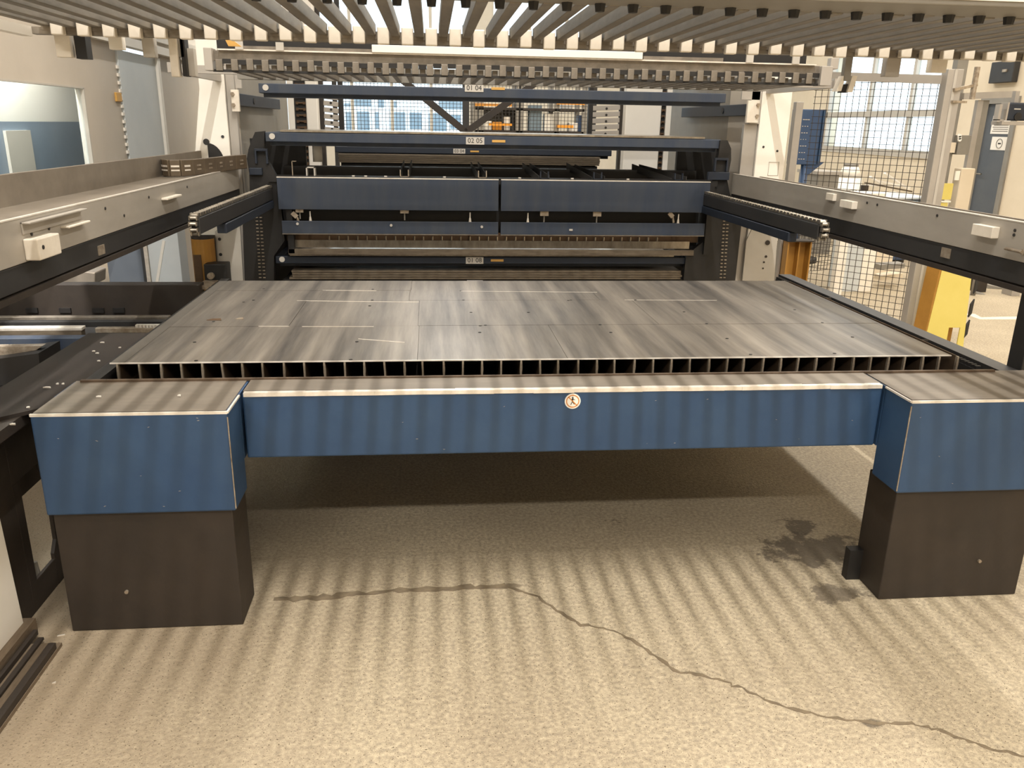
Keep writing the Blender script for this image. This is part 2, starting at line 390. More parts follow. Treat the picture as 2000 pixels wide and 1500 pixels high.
# worn bright edge along the front beam with dull breaks
we = MB(); x = OFF-1.055
while x < OFF+1.05:
    w = random.uniform(.05, .16)
    x1 = min(x+w, OFF+1.055); we.bar((x, -.250+random.uniform(-.002, .002), ZT-.004), (x1, -.250+random.uniform(-.002, .002), ZT-.004), .020+random.uniform(-.003, .004), .013)
    x = x1
we.make('worn_edge', WORN, tb)
box('top_plate', TOPST, tb, OFF-1.06, OFF+1.06, -.236, -.10, ZT-.002, ZT+.002)
box('ledge_strip', SLAT, tb, -1.56, 1.60, -.118, -.105, ZT-.002, ZT+.006)
box('ledge_gap', BLACK, tb, -1.56, 1.60, -.104, -.09, ZT-.06, ZT+.001)
# side frames: wide dark plate on the left, slim chain rail on the right, rear beam and legs
SIDEP = mat('dark_side_plate', (38, 33, 29), (54, 46, 40), rough=.75, scale=4, spec=.3)
MB().quadbox([(-1.86, -.45, .690), (-1.52, -.12, .690), (-1.52, .72, .690), (-1.86, .72, .690), (-1.86, -.45, .702), (-1.52, -.12, .702), (-1.52, .72, .702), (-1.86, .72, .702)]).make('side_plate', SIDEP, tb)
box('side_beam', BROWNST, tb, -1.86, -1.80, -.40, .72, .35, .69)
box('side_beam', BLACK, tb, -1.56, -1.515, -.09, 1.75, .55, .745)
box('side_beam', BLACKRAIL, tb, 1.66, 1.735, -.12, 1.95, .62, .735)
mb = MB(); y = .02
while y < 1.9:
    mb.box(1.625, 1.645, y, y+.012, .715, .728); y += .022
stuff(mb.box(1.622, 1.648, -.05, 1.9, .69, .715).make('chain_strip', BLACK, tb))
box('rear_beam', DKBLUE, tb, -1.5, 1.6, 1.72, 1.84, .5, .70)
for q in (-1.45, 1.5): box('rear_leg', BROWNST, tb, q-.06, q+.06, 1.72, 1.84, 0, .5)
# small bare chips in the blue paint
rc = random.Random(3)
mb = MB()
for (xa, xb, za, zb_, yy, n) in ((-1.02, 1.08, .54, .73, -.2575, 11), (-1.56, -1.04, .43, .73, -.4195, 9), (1.12, 1.7, .43, .73, -.4195, 5)):
    for k in range(n):
        cx, cz = rc.uniform(xa, xb), rc.uniform(za, zb_); w = rc.uniform(.0008, .0022); a = rc.uniform(-.8, .8)
        mb.prism([(cx-w*2, yy, cz-w*a), (cx, yy, cz-w*.5), (cx+w*2, yy, cz+w*a), (cx, yy, cz+w*.5)], (0, -.0006, 0))
stuff(mb.make('paint_chip', GALV, tb))
# round prohibition sticker
q = P(1118.5, 783.5, y=-.2575)
st = MB().cyl((q.x, -.2568, q.z), (q.x, -.2582, q.z), .0265, 32).make('round_sticker', PAPER, tb)
lab(st, 'round white sticker with orange crossed out walking figure')
mb = MB(); n = 28; r = .0205
for k in range(n):
    t0, t1 = 2*math.pi*k/n, 2*math.pi*(k+1)/n
    mb.bar((q.x+r*math.cos(t0), -.2585, q.z+r*math.sin(t0)), (q.x+r*math.cos(t1), -.2585, q.z+r*math.sin(t1)), .0006, .0032, up=(0, 1, 0) if False else (math.cos(t0), 0, math.sin(t0)))
mb.bar((q.x-.0145, -.2585, q.z+.0145), (q.x+.0145, -.2585, q.z-.0145), .0006, .003, up=(1, 0, 1))
mb.make('ban_ring', ORRED, st)
mb = MB(); F = lambda a, b, w: mb.bar((q.x+a[0], -.2584, q.z+a[1]), (q.x+b[0], -.2584, q.z+b[1]), w, .0005, up=(0, 1, 0))
mb.cyl((q.x-.0005, -.2582, q.z+.0130), (q.x-.0005, -.2587, q.z+.0130), .0026, 12)
F((0, .010), (-.001, -.001), .0045); F((0, .009), (.0075, .004), .0018); F((0, .009), (-.007, .005), .0018); F((-.001, -.001), (-.006, -.012), .0024); F((-.001, -.001), (.006, -.011), .0024)
mb.make('walking_figure', INK, st)

# ================================================================== SLAT PALLET
ZS = .777
sp = thing('slat_pallet', 'grate of upright burnt steel slats carrying the big metal sheet', 'pallet', (0, .75, ZT))
def slat_mesh(bend):
    mb = MB(); n = 6; w = .0022
    pts = []
    for k in range(n+1):
        y = 1.5*k/n; pts.append((bend*math.sin(k*1.3), y))
    for (xa, ya), (xb, yb) in zip(pts, pts[1:]):
        mb.quadbox([(xa-w, ya, -.100), (xa+w, ya, -.100), (xb+w, yb, -.100), (xb-w, yb, -.100), (xa-w, ya, -.002), (xa+w, ya, -.002), (xb+w, yb, -.002), (xb-w, yb, -.002)])
    return mb
N = 45
protos = [slat_mesh(b).make('slat', SLAT, None) for b in (.001, -.0015, .002)]
endp = [MB().prism([(-.0035, 0, -.1), (.0035, 0, -.1), (.0028, 0, -.06), (.0046, 0, -.03), (.003, 0, -.003), (-.003, 0, -.003), (-.0042, 0, -.04), (-.0026, 0, -.07)], (0, -.012, 0)).make('slat_tip', SLATE, None),
        MB().prism([(-.003, 0, -.1), (.003, 0, -.1), (.0034, 0, -.05), (.0026, 0, -.003), (-.0038, 0, -.003), (-.003, 0, -.05)], (0, -.012, 0)).make('slat_tip', SLATE, None)]
for i in range(N):
    x = -1.478+i*(3.005/(N-1))+random.uniform(-.004, .004)
    src = protos[i % 3]
    o = src if i < 3 else src.copy()
    if i >= 3: COL.objects.link(o)
    o.location = (x, .004, ZS); o.rotation_euler = (0, random.uniform(-.03, .03), 0); o.parent = sp; o.matrix_parent_inverse = sp.matrix_basis.inverted()
    e = endp[i % 2] if i < 2 else endp[i % 2].copy()
    if i >= 2: COL.objects.link(e)
    e.parent = o
MB().box(-1.50, 1.60, .30, .31, ZS-.16, ZS-.02).box(-1.5, 1.6, 1.15, 1.16, ZS-.16, ZS-.02).make('cross_comb', BROWNST, sp)
box('base_tray', BROWNST, sp, -1.51, 1.6, -.05, 1.72, ZS-.18, ZS-.105)
# ================================================================== METAL SHEET ON THE SLATS
ms = thing('metal_sheet', 'large thin grey steel sheet lying flat on the slat grate', 'metal sheet', (0, .75, ZS))
def yrow(px, py): return P(px, py, z=ZS).y
def xcol(px, py): return P(px, py, z=ZS).x
r0, r1, r2, r3, r4 = 0.0, yrow(640, 662), yrow(640, 638), yrow(700, 588), yrow(690, 568)
XA, XB = -1.46, 1.5
rows = [(r0, r2, [XA, xcol(816, 690), xcol(1108, 700), XB]),
        (r2, r3, [XA, xcol(580, 615), xcol(818, 610), xcol(1265, 615), XB]),
        (r3, r4, [XA, xcol(800, 578), xcol(1165, 580), XB]),
        (r4, 1.5, [XA, xcol(804, 556), xcol(1380, 562), XB])]
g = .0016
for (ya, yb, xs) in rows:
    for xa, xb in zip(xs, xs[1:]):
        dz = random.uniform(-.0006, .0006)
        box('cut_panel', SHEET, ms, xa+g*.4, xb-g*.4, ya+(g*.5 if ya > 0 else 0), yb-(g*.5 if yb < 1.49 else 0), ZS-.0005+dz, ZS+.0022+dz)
lab(box('edge_strip', SHEETD, ms, -1.505, XA-.001, -.004, 1.5, ZS-.0005, ZS+.0016), 'duller grey strip along the left edge')
lab(box('front_edge', WORN, ms, -1.505, XB, -.006, -.0005, ZS-.0015, ZS+.0022), 'bright cut front edge')
mb = MB()
for px, py in ((417, 628), (476, 590), (515, 564), (383, 704), (380, 668), (495, 586), (410, 561), (728, 565), (722, 597), (727, 586), (900, 568), (905, 586), (920, 610), (938, 636), (937, 649), (1032, 610), (1110, 587), (1115, 586), (1172, 634), (1193, 649), (1336, 609), (1380, 632), (697, 667), (685, 702), (948, 635), (1420, 661), (1466, 692), (1552, 605), (1606, 630), (1665, 658), (1241, 586), (1630, 690)):
    p = P(px, py, z=ZS+.003); mb.cyl((p.x, p.y, ZS+.0022), (p.x, p.y, ZS+.0034), .0065, 8)
stuff(mb.make('pierced_hole', OIL, ms))
mb = MB()
for a, b in (((590, 638), (730, 638)), ((505, 637.5), (565, 637.5)), ((580, 587.5), (818, 590)), ((900, 569), (1166, 571)), ((630, 567), (735, 568)), ((700, 662), (790, 669)), ((1220, 586), (1400, 587))):
    p = P(*a, z=ZS+.002); q = P(*b, z=ZS+.002); mb.bar((p.x, p.y, ZS+.0025), (q.x, q.y, ZS+.0025), .004, .0014)
lab(mb.make('cut_burr', WORN, ms), 'bright raised burr lines')
box('rear_tab', SHEETD, ms, P(912, 548, z=ZS).x, P(943, 548, z=ZS).x, 1.5, 1.52, ZS, ZS+.002)
# small scrap on the sheet and debris on the left side plate
for k, (px, py, w, lb) in enumerate(((418, 625, .03, 'small curled brown scrap lying on left part of metal sheet'), (468, 623, .016, 'tiny grey sliver lying right of the brown scrap on metal sheet'))):
    p = P(px, py, z=ZS+.004)
    o = MB().prism([(p.x-w, p.y, ZS+.0025), (p.x+w, p.y-.004, ZS+.0025), (p.x+w*.8, p.y+.012, ZS+.006), (p.x-w*.3, p.y+.018, ZS+.004)], (0, 0, .0025)).make('metal_scrap', RUST if k == 0 else SLATE)
    tag(o, lb, 'scrap')
mb = MB()
for px, py in ((92, 758), (200, 670), (190, 691), (193, 706), (183, 687), (234, 680), (123, 751), (112, 751), (193, 776), (55, 797), (25, 830), (350, 774)):
    zz = .703 if px < 160 or py < 745 else ZT+.001
    p = P(px, py, z=zz); w = random.uniform(.004, .009)*(2.2 if px == 92 else 1)
    mb.prism([(p.x-w, p.y, zz), (p.x+w, p.y-.002, zz), (p.x+w*.6, p.y+.006, zz), (p.x-w*.5, p.y+.007, zz)], (0, 0, .004))
o = stuff(mb.make('metal_crumbs', WORN)); tag(o, 'bright metal crumbs scattered on the dark left side plate of table', 'debris')

# ================================================================== LOADING RAILS
def rail(s, label):
    x = 1.7*s
    zt, zm, zb = 1.262, 1.126, 1.025
    t = thing('loading_rail', label, 'rail', (x, 1.5, zb), 'loading rails beside the cutting table')
    y0, y1 = -2.6, 3.0
    box('face_plate', RAILW, t, x, x+s*.012, y0, y1, zm, zt, .002)
    box('lower_beam', BLACKRAIL, t, x+s*.004, x+s*.07, y0, y1, zb+.02, zm-.002, .003)
    box('bottom_flange', BROWNST, t, x+s*.0, x+s*.10, y0, y1, zb-.006, zb+.014)
    if s < 0:
        box('top_deck', TROUGH, t, x-.012, -1.93, y0, y1, zt-.016, zt-.006)
        box('trough_wall', TROUGH, t, -1.945, -1.93, y0, y1, zt-.02, 1.368, .002)
        box('inner_lip', BLACK, t, x-.024, x-.017, y0, y1, zt-.008, zt-.002)
        for px, py in ((170, 405), (222, 398), (220, 380)):
            p = P(px, py-2, x=-1.929); box('trough_clip', LGREY, t, -1.93, -1.926, p.y-.02, p.y+.02, p.z-.014, p.z+.014)
    else:
        box('top_deck', TROUGH, t, x+.012, x+.2, y0, y1, zt-.03, zt-.02)
        box('outer_wall', TROUGH, t, x+.2, x+.212, y0, y1, zt-.1, zt-.015)
    box('bright_lip', WORN, t, x-s*.001, x+s*.014, y0, y1, zt, zt+.004)
    return t
rl = rail(-1, 'light metal loading rail with open trough, left of the cutting table')
rr = rail(1, 'light metal loading rail with black underside, right of the cutting table')
def catch(t, s, a, b, m=BLOCK, d=.04):
    """small stop block standing off the rail face, between two pixels on the face"""
    x = 1.7*s; p = P(*a, x=x); q = P(*b, x=x)
    y0, y1 = sorted((p.y, q.y)); z0, z1 = sorted((p.z, q.z))
    return box('stop_block', m, t, x, x-s*d, y0, y1, z0, z1, .002)
catch(rl, -1, (315, 391), (343, 379), d=.03)
x = -1.7
p = P(44, 466, x=x); q = P(155, 416, x=x)
MB().box(x, x+.006, p.y, q.y, p.z+.012, p.z+.05).box(x, x+.03, p.y, q.y, p.z+.044, p.z+.05).make('angle_bracket', RAILW, rl, .0015)
catch(rl, -1, (118, 446), (160, 430), d=.03)
p = P(50, 507, x=x); q = P(93, 470, x=x); cb = box('white_box', BLOCK, rl, x, x+.045, p.y, q.y-.01, p.z-.004, p.z+.064, .004)
MB().cyl((x+.044, p.y+.03, p.z+.035), (x+.047, p.y+.03, p.z+.035), .007, 12).make('bolt_hole', INK, cb)
for (px, py, w) in ((197, 488, .03),):
    p = P(px, py, x=-1.704); box('tag_plate', SLATE, rl, -1.704, -1.700, p.y-.03, p.y+.03, p.z-.018, p.z+.018)
mb = MB()
for px, py in ((205, 407), (242, 421), (365, 365), (290, 385), (95, 446), (61, 457)):
    p = P(px, py, x=-1.7); mb.cyl((-1.7, p.y, p.z), (-1.697, p.y, p.z), .006, 8)
stuff(mb.make('face_hole', INK, rl))
catch(rr, 1, (1619, 390), (1635, 379), d=.02); catch(rr, 1, (1650, 404), (1676, 394), d=.03); catch(rr, 1, (1910, 458), (1954, 444), d=.03)
p = P(1848, 494, x=1.704); box('tag_plate', SLATE, rr, 1.700, 1.704, p.y-.03, p.y+.03, p.z-.02, p.z+.02)
p = P(1990, 490, x=1.7); MB().cyl((1.7, p.y-.03, p.z), (1.69, p.y-.03, p.z), .010, 8).cyl((1.69, p.y-.03, p.z), (1.69, p.y+.06, p.z), .006, 8).make('latch_pin', SLATE, rr)
mb = MB()
for px, py in ((1831, 421), (1983, 450), (1981, 459), (1694, 396), (1714, 400)):
    p = P(px, py, x=1.7); mb.cyl((1.7, p.y, p.z), (1.697, p.y, p.z), .006, 8)
stuff(mb.make('face_hole', INK, rr))
# upright carrying the right rail and its joint with the table
pr = thing('rail_support', 'dark steel upright under the right loading rail at front table corner', 'post', (1.78, -.03, 0))
box('post', BLACKRAIL, pr, 1.745, 1.83, -.06, .02, 0, 1.03, .004)
box('foot_plate', BLACK, pr, 1.72, 1.86, -.08, .04, 0, .012)

# energy chain curling over the left rail end
ec = thing('energy_chain', 'brown slotted energy chain curved around the far end of left rail', 'cable chain', (-1.8, 2.6, 1.26))
pts = []
for px, py in ((362, 306), (366, 309), (380, 311), (410, 312), (440, 312), (465, 311), (485, 307), (500, 303)):
    pass
path = [(-1.92, 2.15), (-1.90, 2.10), (-1.86, 2.06), (-1.81, 2.08), (-1.77, 2.16), (-1.74, 2.28), (-1.715, 2.45), (-1.70, 2.62), (-1.675, 2.8), (-1.64, 2.95)]
for (a, b) in zip(path, path[1:]):
    link = MB().bar((a[0], a[1], 1.305), (b[0], b[1], 1.305), .022, .09).make('chain_link', CHAIND, ec, .004)
    m2 = ((a[0]+b[0])/2, (a[1]+b[1])/2); d = Vector((b[0]-a[0], b[1]-a[1], 0)).normalized(); n = Vector((d.y, -d.x, 0))
    c = Vector((m2[0], m2[1], 1.315))+n*.0115
    MB().bar(c-d*.022, c+d*.022, .003, .010).bar(c-d*.022-Vector((0, 0, .022)), c+d*.022-Vector((0, 0, .022)), .003, .008).make('link_slot', WORN if random.random() < .6 else SLATE, link)

# ================================================================== LIFTING RAKES
def hex_bolt(name, m, parent, c, r=.012, h=.016): return MB().cyl((c[0], c[1], c[2]), (c[0], c[1], c[2]-h), r, 6, r*.8).make(name, m, parent)
PITCH_T = .0672
rk = thing('lifting_rake', 'front lifting rake of grey steel tines hanging overhead with white teeth', 'rake', (0, -.6, 1.8), 'lifting rakes above the table')
NT = 45; x0 = -1.455
tp = bp = hp = None
for i in range(NT):
    xx = x0+i*PITCH_T
    if tp is None:
        tp = MB().box(-.0125, .0125, -.98, -.235, -.0, .030).make('tine', TINE, rk, .0015); o = tp
    else:
        o = tp.copy(); COL.objects.link(o)
    o.location = (xx, 0, 1.800+random.uniform(-.0015, .0015))
    if i % 1 == 0:
        if bp is None:
            bp = MB().prism([(-.0165, -.262, -.022), (.0165, -.262, -.022), (.0165, -.262, .024), (-.0165, -.262, .024)], (0, .022, 0)).make('tooth', BLOCK, rk, .003); b = bp
            hp = hex_bolt('bolt', BLACK, rk, (0, -.995, .003)); h = hp
        else:
            b = bp.copy(); COL.objects.link(b); h = hp.copy(); COL.objects.link(h)
        b.location = (xx+PITCH_T/2, random.uniform(-.003, .003), 1.800+random.uniform(-.003, .002)); h.location = (xx+PITCH_T/2, 0, 1.800)
box('front_beam', GREYPL, rk, -1.52, 1.62, -1.125, -.968, 1.802, 1.822, .003)
box('side_bar', WHITE, rk, -1.522, -1.496, -1.0, -.235, 1.775, 1.80)
box('rear_rod', TINE2, rk, -1.47, 1.60, -.238, -.226, 1.792, 1.812)
box('cover_plate', CREAM, rk, -1.55, 1.62, -1.128, -1.120, 1.812, 1.91)
box('rear_bar', TINE2, rk, -1.50, 1.58, -.236, -.20, 1.782, 1.800)
mb = MB()
for k in range(60):
    xx = random.uniform(-.4, 1.55); w = random.uniform(.002, .008); mb.box(xx, xx+w, -1.121, -1.1185, 1.820, 1.824+random.uniform(0, .006))
stuff(mb.make('dirt_fleck', INK, rk))
# brackets hanging from the rake
def hang(px0, py0, px1, py1, m, d=.05, name='hanging_bracket', y=-.2):
    p = P(px0, py0, y=y); q = P(px1, py1, y=y)
    return box(name, m, rk, p.x, q.x, y-.0, y+d, q.z, max(p.z, 1.80), .002)
hb = hang(104, 66, 140, 112, BLOCK, .03); p = P(140, 66, y=-.2); box('side_guide', BLACK, hb, p.x, p.x+.03, -.19, -.15, 1.724, 1.80)
hang(210, 70, 240, 97, WHITE, .03); hang(275, 70, 303, 112, LGREY, .03)
hb = hang(331, 111, 351, 150, BLOCK, .03); p = P(352, 110, y=-.2); box('side_guide', BLACK, hb, p.x, p.x+.012, -.19, -.15, 1.684, 1.80); p = P(358, 105, y=-.2); box('back_guide', LGREY, hb, p.x, p.x+.02, -.17, -.14, 1.686, 1.76)
p = P(340, 72, y=-.19); box('hanger', GREYPL, hb, p.x, p.x+.022, -.19, -.17, 1.735, 1.80)
hang(1734, 112, 1756, 150, GALV, .03); hang(1822, 114, 1848, 142, BLOCK, .03)
p = P(1653, 112, y=-.2); hb = box('hanging_bracket', GREYPL, rk, p.x, p.x+.022, -.2, -.18, P(1655, 158, y=-.2).z, 1.80)
p = P(1635, 148, y=-.2); q = P(1646, 180, y=-.2)
MB().prism([tuple(P(a, b, y=-.2)) for a, b in ((1647, 148), (1652, 148), (1643, 178), (1633, 178))], (0, .03, 0)).make('fork_arm', BLOCK, hb)
MB().prism([tuple(P(a, b, y=-.2)) for a, b in ((1665, 148), (1675, 148), (1665, 180), (1655, 180))], (0, .03, 0)).make('fork_arm', BLOCK, hb)
MB().prism([tuple(P(a, b, y=-.19)) for a, b in ((1648, 164), (1657, 164), (1655, 181), (1641, 181))], (0, .02, 0)).make('fork_wedge', BLACK, hb)
p = P(448, 75, y=-.15); MB().prism([tuple(P(a, b, y=-.15)) for a, b in ((438, 74), (447, 73), (472, 91), (446, 90))], (0, .008, 0)).make('cable_tag', LABY, rk)

rk2 = thing('lifting_rake', 'rear lifting rake with toothed comb front, hanging before the storage tower', 'rake', (0, 1.5, 1.79), 'lifting rakes above the table')
yr = 1.28
zc0, zc1 = 1.777, 1.865
box('front_plate', TINE2, rk2, -1.39, 1.45, yr, yr+.012, 1.818, 1.862, .001)
box('top_flange', WORN, rk2, -1.36, 1.42, yr-.022, yr+.012, 1.862, 1.868)
p = P(726, 88, y=yr-.03); q = P(1255, 108, y=yr-.03)
box('white_bar', WHITE, rk2, p.x, q.x, yr-.035, yr-.022, 1.868, 1.900, .002)
box('grey_bar', TINE2, rk2, P(470, 100, y=yr).x, P(730, 100, y=yr).x, yr-.02, yr, 1.868, 1.882)
box('grey_bar', TINE2, rk2, P(1255, 115, y=yr).x, P(1410, 115, y=yr).x, yr-.02, yr, 1.868, 1.884)
box('back_channel', BLACK, rk2, -1.39, 1.42, yr+.10, yr+.14, 1.86, 1.93)
mb = MB()
for px, py in ((546, 90), (465, 70), (1465, 116), (1555, 120)):
    p = P(px, py, y=yr-.03); mb.box(p.x-.017, p.x+.017, yr-.03, yr-.02, 1.866, 1.90)
mb.make('lug', LGREY, rk2)
c1 = c2 = c3 = None
for i in range(42):
    xx = -1.36+i*.0672
    if c1 is None:
        c1 = MB().box(-.0150, .0150, yr-.016, yr+.004, 1.778, 1.826).make('comb_tooth', TINE2, rk2, .002)
        c2 = MB().box(-.0125, .0125, yr+.02, 2.03, 1.778, 1.806).make('tine', TINE2, rk2, .0015)
        c3 = MB().prism([(-.018, yr-.010, 1.805), (.018, yr-.010, 1.805), (.018, yr-.010, 1.825), (-.018, yr-.010, 1.825)], (0, .012, 0)).make('pusher', BLACK, rk2)
        tr = (c1, c2, c3)
    else:
        tr = [c.copy() for c in (c1, c2, c3)]
        for c in tr: COL.objects.link(c)
    tr[0].location = (xx, 0, random.uniform(-.003, .003)); tr[1].location = (xx+.0336, 0, 0); tr[2].location = (xx+.0336, random.uniform(-.004, .004), random.uniform(-.004, .004))
box('lower_bar', BLACK, rk2, -1.39, 1.45, yr-.008, yr+.02, 1.772, 1.782)
MB().box(-1.42, -1.385, yr-.03, yr+.05, 1.775, 1.87).make('end_plate', GALV, rk2, .002)
MB().box(1.445, 1.50, yr-.03, yr+.05, 1.772, 1.86).box(1.50, 1.54, yr+.0, yr+.04, 1.85, 1.90).make('end_plate', GALV, rk2, .002)
box('rear_beam', GREYPL, rk2, -1.45, 1.5, 2.03, 2.10, 1.776, 1.85)
for q in (-1.78, 1.90): box('hanger_arm', GALV, rk2, q-.02, q+.02, 2.0, 3.0, 1.80, 1.85)
box('link_arm', GALV, rk2, -1.76, -1.45, 2.03, 2.08, 1.80, 1.84); box('link_arm', GALV, rk2, 1.5, 1.88, 2.03, 2.08, 1.80, 1.84)

# ================================================================== STORAGE TOWER
tw = thing('storage_tower', 'white and grey storage tower frame framing the stacked blue pallets', 'storage tower', (.06, 3.3, 0))
YT = 3.0
xl = -1.745; xr = 1.857
# right column
cR = box('column', WHITE, tw, xr, 2.07, YT, YT+.25, 0, 3.2, .004)
for px, py in ((1491, 287), (1518, 295)):
    p = P(px, py, y=YT); MB().cyl((p.x, YT, p.z), (p.x, YT-.003, p.z), .008, 12).make('bolt_hole', INK, cR)
p = P(1502, 316, y=YT); q = P(1519, 343, y=YT)
MB().box(p.x, q.x, YT-.003, YT, p.z-.003, p.z).box(p.x, q.x, YT-.003, YT, q.z, q.z+.003).box(p.x, p.x+.003, YT-.003, YT, q.z, p.z).box(q.x-.003, q.x, YT-.003, YT, q.z, p.z).make('hatch_outline', LGREY, cR)
box('column_trim', GALV, tw, xr-.10, xr-.004, YT+.02, YT+.06, 0, 1.60, .003)
box('column_trim', LGREY, tw, xr-.075, xr-.004, YT+.0, YT+.05, 1.60, 3.0, .003)
# left column, narrow at the top, wide foot
cL = MB().prism([(xl, YT, 0), (xl, YT, 3.2), (xl-.16, YT, 3.2), (xl-.16, YT, 1.75), (xl-.235, YT, 1.30), (xl-.235, YT, 0)], (0, .25, 0)).make('column', WHITE, tw, .004)
for px, py, r in ((403, 277, .020), (435, 267, .010)):
    p = P(px, py, y=YT); MB().cyl((p.x, YT, p.z), (p.x, YT-.004, p.z), r, 14).make('bolt_hole', BLACKRAIL, cL)
p = P(408, 310, y=YT); mb = MB(); pts = [(p.x-.03, YT-.004, p.z+.06)]
mb.prism([(p.x, YT-.005, p.z-.03)]+[(p.x+.10*math.sin(t), YT-.005, p.z-.03+.13*math.cos(t)) for t in [i*math.pi/16 for i in range(0, 8)]], (0, .004, 0)); mb.make('dark_quadrant', BLACK, cL)
box('column_trim', GALV, tw, xl+.004, xl+.06, YT+.02, YT+.06, 0, 3.0, .003)
mp = {}
for s, px in ((-1, 458), (1, 1470)):
    a = P(px-8, 175 if s < 0 else 196, y=YT-.03); b = P(px+10, 218 if s < 0 else 240, y=YT-.03)
    pl = box('bolted_plate', BLOCK, tw, a.x, b.x, YT-.03, YT, b.z, a.z, .002)
    for k in (.3, .8):
        z = b.z+(a.z-b.z)*k; xx = a.x+.012 if s < 0 else b.x-.012
        MB().cyl((xx, YT-.03, z), (xx, YT-.045, z), .013, 6).make('bolt', SLATE, pl)
    a = P(px-20 if s > 0 else px, 178 if s > 0 else 145, y=YT); b = P(px+14, 195 if s > 0 else 172, y=YT)
    box('corner_plate', GALV, tw, a.x, b.x, YT+.0, YT+.02, b.z, a.z)
# side panels of the bay (run back from the columns)
box('side_panel', GREYPL, tw, xl-.02, xl-.008, YT+.25, P(562, 220, x=xl-.01).y, .0, 3.2)
box('side_panel', GREYPL, tw, xr+.008, xr+.02, YT+.25, P(1311, 220, x=xr+.01).y, .0, 3.2)
box('side_panel', HOUSE, tw, xl-.02, xl+.004, YT+.06, YT+.35, .0, 3.2)
box('side_panel', HOUSE, tw, xr-.004, xr+.02, YT+.06, YT+.62, .0, 3.2)
# guide arms below the upper pallet
for s, xx in ((-1, xl), (1, xr)):
    g = box('guide_arm', DKBLUE, tw, xx-s*.0, xx-s*.055, YT+.05, 4.7, 1.655, 1.735, .004)
    MB().cyl((xx-s*.054, YT+.62, 1.695), (xx-s*.060, YT+.62, 1.695), .022, 14).make('guide_hole', BLACK, g)
# rear columns, chains and perforated posts
YB = 4.75
RX = lambda px, y=YB: P(px, 220, y=y).x
for s_, post, chain, col in ((-1, (563, 575), 588, (598, 621)), (1, (1301, 1311), 1296, (1222, 1292))):
    box('rear_post', WHITE, tw, RX(post[0]), RX(post[1]), YB, YB+.06, 0, 3.2)
    c = RX(chain); w = .055 if s_ < 0 else .022
    mb = MB()
    for k in range(40):
        z = .55+k*.05; mb.box(c-w*.75, c-w*.35, YB, YB+.01, z, z+.022).box(c+w*.35, c+w*.75, YB, YB+.01, z, z+.022).cyl((c-w*.35, YB+.005, z+.011), (c+w*.35, YB+.005, z+.011), .008, 6)
    stuff(mb.make('lift_chain', RUST, tw))
    box('chain_back', BLACK, tw, c-w, c+w, YB+.02, YB+.04, 0, 3.2)
    box('rear_column', WHITE, tw, RX(col[0]), RX(col[1]), YB+.0, YB+.12, 0, 3.2, .01)
# horizontal storage profiles seen between the pallets
for s, a, b in ((-1, 633, 662), (1, 1157, 1210)):
    xa = P(a, 220, y=YB+.2).x; xb = P(b, 220, y=YB+.2).x
    pf = None
    for k in range(7):
        z = 1.50+k*.055
        pr_ = MB().bar((xa, YB+.2, z), (xb, YB+.2, z+(.012 if s > 0 else -.012)), .04, .042).make('support_profile', GALV, tw, .003)
        xm = (xa+xb)/2; MB().cyl((xm, YB+.179, z), (xm, YB+.177, z), .011, 10).make('profile_hole', INK, pr_)
    box('profile_post', BLACK, tw, xb if s < 0 else xa-.04, (xb+.04) if s < 0 else xa, YB+.18, YB+.24, 0, 3.2)
    box('profile_post', BROWNST, tw, xa-.05 if s < 0 else xb, xa if s < 0 else xb+.05, YB+.18, YB+.24, 0, 3.2)
# rear V bracing
YV = 5.1
c = P(910, 258, y=YV)
box('brace_post', BLACKRAIL, tw, c.x-.03, c.x+.03, YV, YV+.05, 1.0, 2.4)
for px, py in ((822, 186), (1012, 186)):
    e = P(px, py, y=YV); d = (e-c)*1.6; bar('diagonal_brace', BROWNST, tw, c, c+d, .04, .06)
box('brace_sill', BLACKRAIL, tw, -1.2, 1.4, YV, YV+.05, c.z-.08, c.z-.02)
